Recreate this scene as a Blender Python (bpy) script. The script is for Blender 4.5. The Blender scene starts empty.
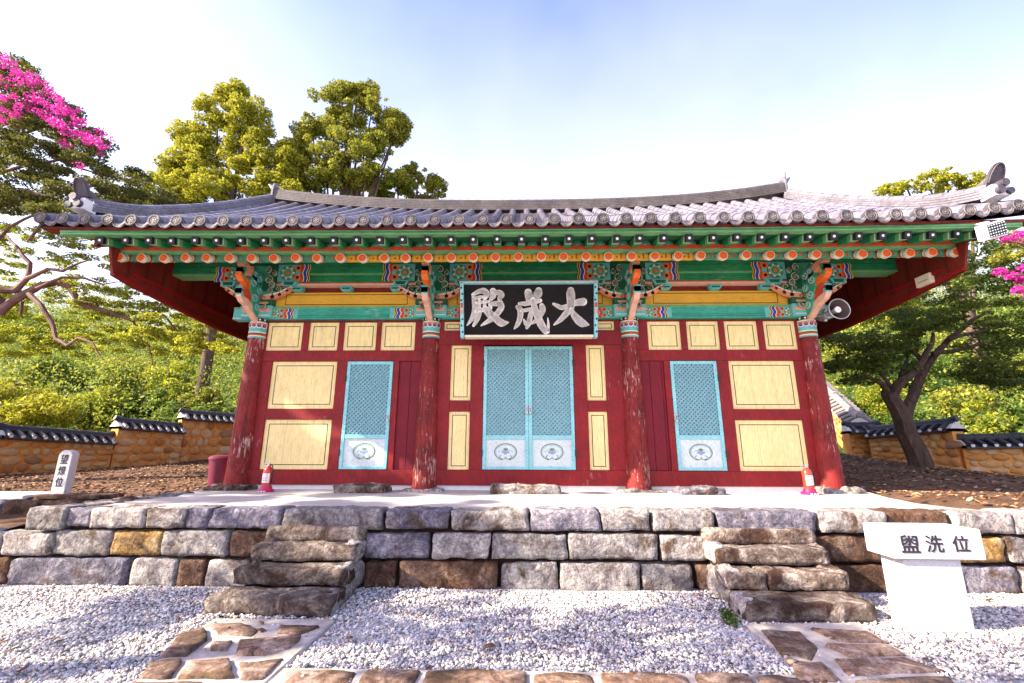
import bpy, math, random
import numpy as np
from mathutils import Vector, noise
random.seed(7); rng = np.random.default_rng(7)
S = bpy.context.scene; COL = S.collection
PI = math.pi
# ------------------------------------------------------------------ camera model
Q = [-.1217, -7.2305, .5663, .0221, .2372, .0028, 448.8]
def cam_axes(yaw, pitch, roll):
    cy, sy = math.cos(yaw), math.sin(yaw)
    f = Vector((-sy*math.cos(pitch), cy*math.cos(pitch), math.sin(pitch)))
    r = Vector((cy, sy, 0)); u = r.cross(f)
    return r*math.cos(roll)+u*math.sin(roll), -r*math.sin(roll)+u*math.cos(roll), f
CR, CU, CF = cam_axes(*Q[3:6]); CC = Vector(Q[:3])
def at(px, py, **k):
    d = CF*Q[6]+CR*(px-512)-CU*(py-341.5)
    (ax, v), = k.items(); i = 'xyz'.index(ax)
    return CC+d*((v-CC[i])/d[i])

# ------------------------------------------------------------------ object helpers
def tag(o, label=None, cat=None, group=None, kind=None):
    if label: o['label'] = label
    if cat: o['category'] = cat
    if group: o['group'] = group
    if kind: o['kind'] = kind
    return o
def thing(name, label, cat, loc=(0, 0, 0), group=None):
    o = bpy.data.objects.new(name, None); o.location = loc; o.empty_display_size = .2
    COL.objects.link(o); return tag(o, label, cat, group)
def wloc(o):
    v = Vector((0, 0, 0))
    while o: v += o.location; o = o.parent
    return v
class MB:
    def __init__(s): s.v = []; s.f = []; s.m = []
    def add(s, vs, fs, m=0):
        b = len(s.v); s.v.extend([tuple(p) for p in vs])
        s.f.extend([tuple(b+i for i in f) for f in fs]); s.m.extend([m]*len(fs)); return s
    def box(s, x0, x1, y0, y1, z0, z1, m=0):
        vs = [(x, y, z) for z in (z0, z1) for y in (y0, y1) for x in (x0, x1)]
        return s.add(vs, [(0, 2, 3, 1), (4, 5, 7, 6), (0, 1, 5, 4), (2, 6, 7, 3), (0, 4, 6, 2), (1, 3, 7, 5)], m)
    def obox(s, c, ax, ay, az, m=0):      # oriented box, half axes
        c, ax, ay, az = map(Vector, (c, ax, ay, az))
        vs = [c+ax*i+ay*j+az*k for k in (-1, 1) for j in (-1, 1) for i in (-1, 1)]
        return s.add(vs, [(0, 2, 3, 1), (4, 5, 7, 6), (0, 1, 5, 4), (2, 6, 7, 3), (0, 4, 6, 2), (1, 3, 7, 5)], m)
    def tube(s, pts, rad, n=8, m=0, caps=True, sq=None):
        pts = [Vector(p) for p in pts]
        if not hasattr(rad, '__len__'): rad = [rad]*len(pts)
        rings = []; up = None
        for i, p in enumerate(pts):
            t = (pts[min(i+1, len(pts)-1)]-pts[max(i-1, 0)])
            if t.length < 1e-9: t = Vector((0, 0, 1))
            t.normalize()
            if up is None: up = Vector((0, 0, 1)) if abs(t.z) < .9 else Vector((0, 1, 0))
            a = t.cross(up)
            if a.length < 1e-4: a = t.orthogonal()
            a.normalize(); b = a.cross(t).normalized(); up = b
            rings.append([p+(a*math.cos(2*PI*k/n)+b*math.sin(2*PI*k/n))*rad[i] for k in range(n)])
        vs = [q for r in rings for q in r]; fs = []
        for i in range(len(pts)-1):
            for k in range(n):
                fs.append((i*n+k, i*n+(k+1) % n, (i+1)*n+(k+1) % n, (i+1)*n+k))
        if caps: fs.append(tuple(range(n))[::-1]); fs.append(tuple((len(pts)-1)*n+k for k in range(n)))
        return s.add(vs, fs, m)
    def prism(s, poly, y0, y1, m=0, axis='y', conv=None):
        # poly is a list of 2D points; axis = extrusion axis. axis y -> (x,z) ; axis x -> (y,z) ; axis z -> (x,y)
        n = len(poly)
        mk = {'y': lambda p, t: (p[0], t, p[1]), 'x': lambda p, t: (t, p[0], p[1]), 'z': lambda p, t: (p[0], p[1], t)}[axis]
        vs = [mk(p, y0) for p in poly]+[mk(p, y1) for p in poly]
        fs = [tuple(range(n)), tuple(range(2*n-1, n-1, -1))]+[(i, i+n, (i+1) % n+n, (i+1) % n) for i in range(n)]
        return s.add(vs, fs, m)
    def disc(s, cx, cz, r, y0, y1, n=12, m=0, rx=None):
        return s.prism([(cx+(rx or r)*math.cos(2*PI*k/n), cz+r*math.sin(2*PI*k/n)) for k in range(n)], y0, y1, m)
    def stroke(s, pts, ws, y0, y1, m=0):  # variable width stroke in an x,z plane with rounded joints
        P = [Vector((p[0], p[1])) for p in pts]
        for i in range(len(P)-1):
            d = P[i+1]-P[i]
            if d.length < 1e-9: continue
            nrm = Vector((-d.y, d.x)).normalized()
            s.prism([P[i]+nrm*ws[i]/2, P[i+1]+nrm*ws[i+1]/2, P[i+1]-nrm*ws[i+1]/2, P[i]-nrm*ws[i]/2], y0, y1+.0003*i, m)
        for i, p in enumerate(P):
            if ws[i] > .004: s.disc(p.x, p.y, ws[i]/2, y0, y1-.0004-.0002*i, 10, m)
    def build(s, name, mats, parent=None, smooth=False, bevel=0, label=None):
        if not isinstance(mats, (list, tuple)): mats = [mats]
        me = bpy.data.meshes.new(name); off = wloc(parent) if parent else Vector((0, 0, 0))
        arr = np.array(s.v, dtype=float).reshape(-1, 3)-np.array(off)
        me.from_pydata(arr.tolist(), [], s.f)
        for m in mats: me.materials.append(m)
        me.polygons.foreach_set('material_index', s.m)
        if smooth: me.polygons.foreach_set('use_smooth', [True]*len(s.f))
        me.update()
        import bmesh
        bm = bmesh.new(); bm.from_mesh(me); bmesh.ops.recalc_face_normals(bm, faces=bm.faces); bm.to_mesh(me); bm.free()
        if smooth and smooth != 'all':
            me.set_sharp_from_angle(angle=math.radians(40))
        o = bpy.data.objects.new(name, me); COL.objects.link(o)
        if parent: o.parent = parent
        if bevel:
            b = o.modifiers.new('bevel', 'BEVEL'); b.width = bevel; b.segments = 1; b.limit_method = 'ANGLE'; b.angle_limit = math.radians(50)
        if label: o['label'] = label
        return o
def npmesh(name, V, nside, mat, parent=None, smooth=False):
    """V: (N,nside,3) array of separate polygons"""
    N = V.shape[0]; me = bpy.data.meshes.new(name)
    off = np.array(wloc(parent)) if parent else 0
    co = (V.reshape(-1, 3)-off).astype(np.float32)
    me.vertices.add(N*nside); me.vertices.foreach_set('co', co.ravel())
    me.loops.add(N*nside); me.loops.foreach_set('vertex_index', np.arange(N*nside, dtype=np.int32))
    me.polygons.add(N); me.polygons.foreach_set('loop_start', np.arange(0, N*nside, nside, dtype=np.int32))
    me.polygons.foreach_set('loop_total', np.full(N, nside, dtype=np.int32))
    me.materials.append(mat); me.update(calc_edges=True)
    o = bpy.data.objects.new(name, me); COL.objects.link(o)
    if parent: o.parent = parent
    return o
def copy_part(o, dx, parent):
    c = o.copy(); COL.objects.link(c); c.parent = parent; c.location = o.location+Vector(dx); return c

# ------------------------------------------------------------------ materials
class NT:
    def __init__(s, name):
        s.m = bpy.data.materials.new(name); s.m.use_nodes = True; s.t = s.m.node_tree; s.n = s.t.nodes; s.l = s.t.links
        s.b = s.n['Principled BSDF']; s.tc = s.n.new('ShaderNodeTexCoord'); s.co = s.tc.outputs['Object']
    def link(s, a, b): s.l.new(a, b)
    def mapping(s, sc=(1, 1, 1), rot=(0, 0, 0), src=None, loc=(0, 0, 0)):
        n = s.n.new('ShaderNodeMapping'); n.inputs['Scale'].default_value = sc; n.inputs['Rotation'].default_value = rot; n.inputs['Location'].default_value = loc
        s.link(src or s.co, n.inputs['Vector']); return n.outputs[0]
    def noise(s, scale, detail=5, rough=.6, src=None, dist=0):
        n = s.n.new('ShaderNodeTexNoise'); n.inputs['Scale'].default_value = scale; n.inputs['Detail'].default_value = detail
        n.inputs['Roughness'].default_value = rough; n.inputs['Distortion'].default_value = dist
        s.link(src or s.co, n.inputs['Vector']); return n.outputs['Fac']
    def voronoi(s, scale, feature='F1', out='Distance', src=None):
        n = s.n.new('ShaderNodeTexVoronoi'); n.inputs['Scale'].default_value = scale; n.feature = feature
        s.link(src or s.co, n.inputs['Vector']); return n.outputs[out]
    def ramp(s, fac, stops, interp='LINEAR'):
        n = s.n.new('ShaderNodeValToRGB'); e = n.color_ramp.elements; n.color_ramp.interpolation = interp
        for i, (p, c) in enumerate(stops):
            if i < 2: el = e[i]; el.position = p
            else: el = e.new(p)
            el.color = (*c, 1) if len(c) == 3 else c
        s.link(fac, n.inputs[0]); return n.outputs[0]
    def mix(s, fac, a, b, mode='MIX'):
        n = s.n.new('ShaderNodeMix'); n.data_type = 'RGBA'; n.blend_type = mode
        for v, i in ((fac, 0), (a, 6), (b, 7)):
            if hasattr(v, 'node'): s.link(v, n.inputs[i])
            elif i == 0: n.inputs[0].default_value = v
            else: n.inputs[i].default_value = (*v, 1)
        return n.outputs[2]
    def math(s, op, a, b=0, c=0):
        n = s.n.new('ShaderNodeMath'); n.operation = op
        for i, v in enumerate((a, b, c)):
            if hasattr(v, 'node'): s.link(v, n.inputs[i])
            else: n.inputs[i].default_value = v
        return n.outputs[0]
    def bump(s, h, strength=.3, dist=.02):
        n = s.n.new('ShaderNodeBump'); n.inputs['Strength'].default_value = strength; n.inputs['Distance'].default_value = dist
        s.link(h, n.inputs['Height']); s.link(n.outputs[0], s.b.inputs['Normal'])
    def out(s, col, rough=.7, spec=.3):
        if hasattr(col, 'node'): s.link(col, s.b.inputs['Base Color'])
        else: s.b.inputs['Base Color'].default_value = (*col, 1)
        if hasattr(rough, 'node'): s.link(rough, s.b.inputs['Roughness'])
        else: s.b.inputs['Roughness'].default_value = rough
        s.b.inputs['Specular IOR Level'].default_value = spec
        return s.m
def sc3(c, k): return tuple(min(1, x*k) for x in c)
def paint(name, c, var=.25, rough=.6, chips=None, grain=(6, 6, 1), chipamt=.68, bump=.15):
    """Old paint on wood: blotches, fine grain along one axis, chips"""
    t = NT(name); g = t.mapping(grain)
    n1 = t.noise(2.5, 7, .7); n2 = t.noise(11, 6, .75, g)
    f = t.math('MULTIPLY_ADD', n2, .58, t.math('MULTIPLY', n1, .42))
    col = t.ramp(f, [(.36, sc3(c, 1-var*1.2)), (.5, c), (.62, sc3(c, 1+var*1.1))])
    crack = t.ramp(t.noise(7, 3, .8, t.mapping([q*1.6 for q in grain])), [(.57, (0, 0, 0)), (.66, (1, 1, 1))])
    if chips:
        k = t.math('MULTIPLY', t.noise(16, 6, .75, t.mapping([q*.5 for q in grain])), t.math('ADD', t.noise(1.7, 3), .5))
        col = t.mix(t.ramp(k, [(chipamt, (0, 0, 0)), (chipamt+.05, (1, 1, 1))]), col, chips)
    col = t.mix(t.math('MULTIPLY', crack, .45), col, sc3(c, .35))
    t.bump(f, bump, .01)
    return t.out(col, rough, .3)
def flat(name, c, rough=.6, spec=.3, var=.12, metal=0):
    t = NT(name); col = t.ramp(t.noise(14, 4, .7), [(.3, sc3(c, 1-var)), (.7, sc3(c, 1+var))]); t.b.inputs['Metallic'].default_value = metal
    return t.out(col, rough, spec)
def rock(name, c1, c2, c3, stain=(.10, .06, .035), stainamt=.62, bump=1.0):
    t = NT(name); oi = t.n.new('ShaderNodeObjectInfo').outputs['Random']
    va = t.n.new('ShaderNodeVectorMath'); va.operation = 'ADD'; t.link(t.co, va.inputs[0])
    cb = t.n.new('ShaderNodeCombineXYZ'); t.link(t.math('MULTIPLY', oi, 30), cb.inputs[0]); t.link(t.math('MULTIPLY', oi, 17), cb.inputs[2]); t.link(cb.outputs[0], va.inputs[1])
    co = va.outputs[0]
    n1 = t.noise(4.5, 8, .74, co, 1.2); n2 = t.noise(30, 5, .8, co); n3 = t.noise(2.6, 5, .65, co, .8); n4 = t.noise(11, 6, .75, co, 2.0)
    col = t.ramp(n1, [(.36, c1), (.5, c2), (.64, c3)])
    col = t.mix(t.ramp(n3, [(stainamt-.10, (0, 0, 0)), (stainamt+.03, (1, 1, 1))]), col, stain)
    col = t.mix(.7, col, t.ramp(n2, [(.3, (.2, .2, .2)), (.5, (.95, .95, .95)), (.68, (1.7, 1.7, 1.7))]), 'MULTIPLY')
    col = t.mix(.6, col, t.ramp(n4, [(.36, (.35, .33, .32)), (.48, (1, 1, 1)), (.66, (1.5, 1.48, 1.45))]), 'MULTIPLY')
    br = t.ramp(oi, [(0, (.7, .7, .72)), (1, (1.25, 1.22, 1.18))]); col = t.mix(1, col, br, 'MULTIPLY')
    rid = t.math('ABSOLUTE', t.math('SUBTRACT', t.noise(6, 5, .65, co, 1.0), .5))
    h = t.math('ADD', t.math('MULTIPLY', n4, 1.2), t.math('ADD', t.math('MULTIPLY', n2, .5), t.math('MULTIPLY', rid, -3.0)))
    t.bump(h, bump, .03); return t.out(col, .85, .25)
def leafmat(name, stops, trans=.35, tcol=(.35, .5, .05), wr=.6, wb=.45, sb=.9):
    t = NT(name); g = t.n.new('ShaderNodeNewGeometry')
    big = t.noise(sb, 3, .6)
    f = t.math('ADD', t.math('MULTIPLY', g.outputs['Random Per Island'], wr), t.math('MULTIPLY_ADD', big, wb, .0 if wb < 1 else -.55*wb+.25))
    col = t.ramp(f, stops); t.out(col, .6, .25)
    tr = t.n.new('ShaderNodeBsdfTranslucent'); mx = t.n.new('ShaderNodeMixShader'); mx.inputs[0].default_value = trans
    t.link(t.mix(.6, col, tcol), tr.inputs[0]); t.link(t.b.outputs[0], mx.inputs[1]); t.link(tr.outputs[0], mx.inputs[2])
    t.link(mx.outputs[0], t.n['Material Output'].inputs['Surface']); return t.m

RED = (.21, .008, .010)
M = {}
M['column'] = paint('weathered_red_column', (.18, .013, .011), .6, .65, (.50, .30, .26), (5, 5, .8), .60, .5)
M['red'] = paint('dark_red_wood', RED, .35, .6, (.36, .13, .12), (5, 5, 1.0), .68)
M['redh'] = paint('dark_red_rail', (.22, .008, .007), .3, .6, (.36, .12, .10), (1, 5, 6), .74)
M['plank'] = paint('brown_red_plank', (.15, .016, .008), .4, .7, None, (1, 3, .7))
M['yellow'] = paint('pale_yellow_board', (.86, .68, .30), .14, .6, None, (5, 5, .5), bump=.1)
M['ochre'] = paint('deep_yellow_board', (.70, .38, .035), .12, .6, None, (1, 5, 6), bump=.1)
M['line'] = flat('black_paint_line', (.02, .02, .02))
M['teal'] = paint('turquoise_paint', (.12, .44, .41), .2, .55, (.45, .55, .5), (3, 3, 3), .78)
M['tealb'] = paint('turquoise_beam_paint', (.035, .31, .22), .3, .6, (.30, .45, .33), (.8, 5, 6), .62)
M['green'] = paint('green_beam_paint', (.015, .20, .07), .45, .6, (.14, .34, .16), (.7, 5, 7), .62)
M['dgreen'] = paint('dark_green_paint', (.012, .10, .045), .4, .6, None, (3, 3, 3))
M['lgreen'] = paint('pale_green_paint', (.13, .34, .14), .25, .6, None, (1, 4, 4))
M['mgreen'] = paint('scroll_green_paint', (.05, .30, .17), .25, .6, None, (4, 4, 4))
M['cream'] = flat('cream_outline_paint', (.72, .66, .48))
M['orange'] = flat('orange_paint', (.75, .14, .02), var=.2)
M['redor'] = paint('orange_red_strip', (.55, .06, .015), .25, .6, None, (1, 4, 4))
M['peach'] = flat('peach_paint', (.72, .28, .16), var=.2)
M['pink'] = flat('pale_peach_paint', (.74, .42, .30), var=.15)
M['blue'] = flat('cobalt_paint', (.03, .05, .30), var=.25)
M['white'] = flat('white_paint', (.78, .77, .74))
M['black'] = flat('black_paint', (.012, .012, .014), .5)
M['sofit'] = paint('soffit_board', (.30, .17, .03), .4, .7, None, (1, 1, 1))
M['lattback'] = flat('pale_blue_paper', (.66, .74, .76), .8)
M['lattice'] = paint('turquoise_lattice', (.17, .38, .42), .12, .55, None, (3, 3, 3))
M['lattsh'] = flat('lattice_groove', (.05, .10, .14))
M['steel'] = flat('steel', (.45, .45, .45), .35, .5, metal=.8)
M['plaster'] = flat('white_plaster', (.72, .70, .68), .9, .1, .08)
M['glyph'] = paint('white_lettering_paint', (.92, .86, .78), .08, .6, (.30, .2, .12), (1, 3, 5), .80)
M['signblack'] = paint('black_board', (.006, .004, .004), .5, .8, (.035, .025, .02), (.6, 3, 7), .66)
# roof tiles
M['darkgap'] = flat('dark_joint_earth', (.035, .022, .016), .95, .1, .4)
M['doorcream'] = paint('faded_cream_panel', (.58, .66, .64), .15, .6, (.45, .34, .22), (3, 3, 2), .72)
M['jt'] = flat('board_joint', (.50, .36, .13))
M['plank2'] = paint('brown_red_batten', (.10, .011, .006), .3, .7)
M['plankred'] = paint('purple_red_plank', (.16, .006, .014), .35, .65, (.3, .08, .1), (5, 5, .7), .74)
M['teal2'] = paint('pale_turquoise_paint', (.24, .56, .58), .22, .5, (.5, .6, .58), (3, 3, 3), .80)
M['olive'] = flat('olive_line_paint', (.20, .22, .08)); M['paleblue'] = flat('pale_blue_paint', (.25, .33, .55)); M['ironrust'] = flat('rusty_iron', (.06, .035, .03), .7, .3, .4)
M['bed'] = flat('ridge_mortar', (.10, .095, .09), .9, .1, .3)
M['extred'] = flat('red_cylinder_paint', (.50, .035, .02), .3, .5); M['standpink'] = flat('magenta_plastic', (.48, .01, .09), .45, .4)
M['ink'] = flat('dark_engraving', (.03, .025, .035), .8)
def tilemat(name, base, k=1):
    t = NT(name); n1 = t.noise(2.2, 6, .7); n2 = t.noise(18, 5, .7)
    col = t.ramp(t.math('MULTIPLY_ADD', n2, .5, t.math('MULTIPLY', n1, .5)), [(.3, sc3(base, .45)), (.48, base), (.62, sc3(base, 1.7)), (.75, (.42*k, .38*k, .30*k))])
    t.bump(n2, .35, .008); return t.out(col, .5, .4)
M['tile'] = tilemat('grey_clay_tile', (.135, .125, .150))
M['dtile'] = tilemat('dark_relief_tile', (.060, .050, .065), .5)
M['rtile'] = tilemat('ridge_tile', (.085, .070, .065), .8)
M['tileend'] = tilemat('tile_end_relief', (.20, .175, .165))
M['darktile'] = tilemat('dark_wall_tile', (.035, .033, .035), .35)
M['stoneG'] = rock('lilac_grey_stone', (.17, .15, .15), (.36, .33, .32), (.55, .52, .49))
M['stoneP'] = rock('purple_grey_stone', (.08, .075, .10), (.20, .185, .235), (.42, .39, .42))
M['stoneO'] = rock('ochre_stone', (.26, .13, .03), (.42, .25, .08), (.50, .40, .24))
M['stoneB'] = rock('brown_stone', (.055, .028, .015), (.14, .07, .04), (.27, .19, .14))
M['stoneS'] = rock('step_stone_rock', (.08, .06, .05), (.23, .18, .15), (.48, .42, .37), stain=(.06, .03, .02), stainamt=.57)
M['flag'] = rock('flagstone_rock', (.07, .04, .03), (.20, .125, .09), (.36, .28, .23), stainamt=.6, bump=.3)
M['granite'] = None
t = NT('white_granite'); c = t.ramp(t.noise(90, 3, .8), [(.3, (.38, .37, .39)), (.5, (.52, .51, .52)), (.7, (.62, .61, .61))])
c = t.mix(t.ramp(t.noise(2.2, 5, .6), [(.45, (0, 0, 0)), (.75, (.55, .55, .55))]), c, (.36, .30, .28)); t.bump(t.noise(60, 3, .8), .15, .005); M['granite'] = t.out(c, .75, .25)
t = NT('pale_concrete_floor'); c = t.ramp(t.noise(1.5, 7, .7), [(.35, (.42, .38, .35)), (.65, (.58, .54, .52))])
c = t.mix(.35, c, t.ramp(t.noise(40, 4, .8), [(.3, (.4, .4, .4)), (.7, (1, 1, 1))]), 'MULTIPLY'); t.bump(t.noise(30, 5), .2, .01); M['floor'] = t.out(c, .9, .2)
t = NT('gravel_bed'); c = t.ramp(t.voronoi(55, out='Color'), [(0, (.20, .19, .20)), (.5, (.42, .40, .40)), (1, (.62, .60, .58))])
t.bump(t.voronoi(55), .8, .02); M['gravelbed'] = t.out(c, .9, .2)
t = NT('gravel_chip'); g = t.n.new('ShaderNodeNewGeometry').outputs['Random Per Island']
c = t.ramp(g, [(0, (.08, .07, .08)), (.12, (.28, .26, .28)), (.45, (.52, .50, .49)), (.75, (.70, .67, .64)), (.9, (.56, .40, .27)), (1, (.82, .80, .77))]); M['chip'] = t.out(c, .85, .25)
t = NT('brown_soil'); n = t.noise(1.3, 6, .7); c = t.ramp(n, [(.3, (.06, .036, .024)), (.5, (.14, .080, .05)), (.7, (.24, .15, .10))])
c = t.mix(.6, c, t.ramp(t.noise(26, 5, .8), [(.3, (.35, .35, .35)), (.7, (1.4, 1.4, 1.4))]), 'MULTIPLY'); t.bump(t.noise(25, 5, .8), .7, .04); M['soil'] = t.out(c, .95, .1)
t = NT('leaf_litter'); g = t.n.new('ShaderNodeNewGeometry').outputs['Random Per Island']
M['litter'] = t.out(t.ramp(g, [(0, (.05, .022, .012)), (.5, (.19, .09, .045)), (.8, (.33, .19, .10)), (1, (.45, .34, .22))]), .8, .2)
t = NT('mortar_joint'); c = t.ramp(t.noise(6, 6, .7), [(.35, (.26, .22, .19)), (.65, (.50, .45, .41))]); t.bump(t.noise(20, 5), .3, .01); M['mortar'] = t.out(c, .9, .2)
t = NT('hill_grass'); c = t.ramp(t.noise(1.1, 6, .7), [(.35, (.02, .045, .01)), (.55, (.06, .10, .02)), (.7, (.14, .18, .04))]); t.bump(t.noise(6, 5), .6, .2); M['hill'] = t.out(c, .9, .1)
t = NT('orange_plaster'); c = t.ramp(t.noise(2.5, 6, .7), [(.35, (.55, .22, .05)), (.65, (.68, .34, .10))]); t.bump(t.noise(18, 5), .4, .02); M['ochplaster'] = t.out(c, .9, .15)
t = NT('wall_field_stone'); g = t.n.new('ShaderNodeNewGeometry').outputs['Random Per Island']
c = t.mix(.5, t.ramp(g, [(0, (.34, .15, .05)), (.35, (.56, .27, .08)), (.65, (.58, .34, .14)), (.9, (.56, .40, .23)), (1, (.32, .18, .10))]), t.ramp(t.noise(9, 6, .7), [(.3, (.5, .5, .5)), (.7, (1.3, 1.3, 1.3))]), 'MULTIPLY')
t.bump(t.noise(12, 5), .4, .02); M['fieldstone'] = t.out(c, .85, .2)
t = NT('bark'); c = t.ramp(t.noise(4, 6, .75, t.mapping((3, 3, .8))), [(.3, (.035, .022, .018)), (.6, (.12, .08, .06)), (.75, (.22, .15, .12))]); t.bump(t.noise(8, 6, .8, t.mapping((3, 3, .7))), .9, .03); M['bark'] = t.out(c, .9, .15)
t = NT('smooth_bark'); c = t.ramp(t.noise(3, 6, .7), [(.3, (.07, .035, .03)), (.6, (.20, .11, .085)), (.75, (.36, .24, .19))]); t.bump(t.noise(10, 5), .3, .02); M['mbark'] = t.out(c, .75, .2)
M['leafY'] = leafmat('yellow_green_leaves', [(.2, (.025, .045, .008)), (.48, (.12, .145, .014)), (.85, (.44, .42, .035))], .38, (.48, .46, .04), .6, .9, .7)  # dark and bright ramp ends paint shadow and highlight into the leaf colour
M['leafD'] = leafmat('dark_green_leaves', [(.2, (.018, .034, .010)), (.5, (.055, .09, .02)), (.85, (.22, .25, .04))], .35, (.2, .28, .03))
M['leafM'] = leafmat('mid_green_leaves', [(.2, (.018, .032, .010)), (.5, (.08, .105, .018)), (.85, (.36, .34, .04))], .35, (.32, .36, .04), .6, .9, .7)
M['leafF'] = leafmat('hillside_leaves', [(.15, (.015, .05, .014)), (.45, (.09, .17, .03)), (.75, (.34, .40, .06)), (.95, (.60, .60, .14))], .4, (.42, .5, .06), .4, 2.2, .55)
M['leafL'] = leafmat('light_spray_leaves', [(.15, (.04, .07, .012)), (.45, (.20, .24, .02)), (.8, (.48, .48, .06))], .45, (.55, .58, .05))
M['leafT'] = leafmat('deep_olive_leaves', [(.2, (.020, .030, .012)), (.5, (.06, .075, .018)), (.9, (.24, .22, .04))], .3, (.25, .26, .04))
M['flower'] = leafmat('magenta_flowers', [(.1, (.35, .01, .17)), (.5, (.62, .02, .33)), (.9, (.80, .12, .50))], .35, (.8, .05, .4))

# ================================================================== SETTING
def gh(x, y):    # ground height behind the terrace
    if x > 0:
        h = -.03+.09*max(0, y)*min(1, max(0, (11.2-x)/2.4))
        if x > 10.2: h -= .10*min(1, (x-10.2)/1.5)
    else:
        h = -.14+.035*max(0, y+1)
        if x < -10: h -= .05*min(1, (-x-10)/2)
    if y > 6:
        h += (y-6)**1.12*(.17 if x < 0 else .25)*min(1, (y-6)/5)
    side = abs(x)-(13.2 if x < 0 else 13.4)
    if side > 0: h += min(side, 30)*.10*min(1, max(0, (y+2)/5))
    return h+.03*noise.noise(Vector((x*.6, y*.6, 0)))
mb = MB(); xs = np.concatenate([np.arange(-160, -18, 6), np.arange(-18, 18.1, .5), np.arange(24, 161, 6)]); ys = np.concatenate([np.arange(-2.44, 16, .45), np.arange(16, 60, 2), np.arange(60, 200, 10)])
for j in range(len(ys)):
    for i in range(len(xs)):
        x, y = float(xs[i]), float(ys[j]); z = gh(x, min(y, 42)) if y > -1 else gh(x, y)
        if x < -5.2 and y < -1.35: z = -.27
        if -5.2 <= x <= 5.2 and -2.7 < y < 5.5: z = -.12
        mb.v.append((x, y, z))
nx = len(xs)
for j in range(len(ys)-1):
    for i in range(nx-1):
        mb.f.append((j*nx+i, j*nx+i+1, (j+1)*nx+i+1, (j+1)*nx+i)); mb.m.append(1 if ys[j] > 7.5 or abs(xs[i]) > 13.6 else 0)
tag(mb.build('ground', [M['soil'], M['hill']], smooth='all'), kind='structure')
GZ = -.717
mb = MB(); mb.add([(-160, -160, GZ), (160, -160, GZ), (160, -2.44, GZ), (-160, -2.44, GZ)], [(0, 1, 2, 3)]); tag(mb.build('gravel_yard', M['gravelbed']), kind='structure')
# loose gravel
def chips(name, n, fx, size, mat, flatk=.6, label=None):
    P = fx(n); n = len(P)
    base = np.array([[1, 0, 0], [0, 1, 0], [-1, 0, 0], [0, -1, 0], [0, 0, 1], [0, 0, -1]], float)
    tri = np.array([[0, 1, 4], [1, 2, 4], [2, 3, 4], [3, 0, 4], [1, 0, 5], [2, 1, 5], [3, 2, 5], [0, 3, 5]])
    s = size*(.45+rng.random((n, 1))**2*1.5); sh = (.6+.8*rng.random((n, 6, 1)))
    V = base[None]*sh*s[:, None]; V[:, :, 2] *= flatk
    a = rng.random(n)*2*PI; ca, sa = np.cos(a)[:, None], np.sin(a)[:, None]
    tl = rng.normal(0, .35, (n, 1))
    X = V[:, :, 0]*ca-V[:, :, 1]*sa; Y = V[:, :, 0]*sa+V[:, :, 1]*ca; Z = V[:, :, 2]+X*tl
    V = np.stack([X, Y, Z], 2)+P[:, None]
    me = bpy.data.meshes.new(name); me.vertices.add(n*6); me.vertices.foreach_set('co', V.astype(np.float32).ravel())
    idx = (tri[None]+(np.arange(n)*6)[:, None, None]).reshape(-1).astype(np.int32); nf = n*8
    me.loops.add(nf*3); me.loops.foreach_set('vertex_index', idx); me.polygons.add(nf)
    me.polygons.foreach_set('loop_start', np.arange(0, nf*3, 3, dtype=np.int32)); me.polygons.foreach_set('loop_total', np.full(nf, 3, dtype=np.int32))
    me.materials.append(mat); me.update(calc_edges=True); o = bpy.data.objects.new(name, me); COL.objects.link(o)
    return tag(o, label, None, None, 'stuff')
def on_path(x, y): return ((x > -2.5+(-3.42-y)*.2) & (x < -1.53) & (y < -3.4)) | ((x > 1.5) & (x < 2.42-(-3.36-y)*.14) & (y < -3.4)) | ((y < -4.20) & (x > -1.55))
def gravelpos(n):
    y = -2.45-rng.random(n)**1.0*2.6; x = -6.4+rng.random(n)*12.9
    keep = ~on_path(x, y) | (rng.random(n) < .05)
    keep &= ~((y > -2.62) & (np.abs(x) < 6.5)); x, y = x[keep], y[keep]
    z = GZ+.006+.010*rng.random(len(x))+.012*np.sin(x*2.3+1)*np.sin(y*3.1)+.006*np.sin(x*9+y*4)*np.sin(y*11-x*3)
    return np.stack([x, y, z], 1)
chips('gravel', 150000, gravelpos, .0098, M['chip'], .7, 'loose pale grey gravel filling the yard between the stone paths')
def yardleaf(n):
    y = -2.6-rng.random(n)*2.2; x = -6+rng.random(n)*12.5; return np.stack([x, y, np.full(n, GZ+.034)], 1)
chips('fallen_leaves', 170, yardleaf, .022, M['litter'], .18, 'a few dry brown leaves scattered on the pale gravel')
def litterpos(n):
    s = rng.random(n) < .5
    x = np.where(s, 4.6+rng.random(n)*9, -4.9-rng.random(n)*8.5); y = -2.3+rng.random(n)*10
    k = (np.abs(x) > 5.2) | (y > -1.2) & (np.abs(x) > 5.0); k &= ~((x < -5.2) & (y < -1.3)); x, y = x[k], y[k]
    z = np.array([gh(float(a), float(b)) for a, b in zip(x, y)])+.008
    return np.stack([x, y, z], 1)
chips('leaf_litter', 16000, litterpos, .028, M['litter'], .25, 'brown fallen leaves covering the bare soil beside the hall')

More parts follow.
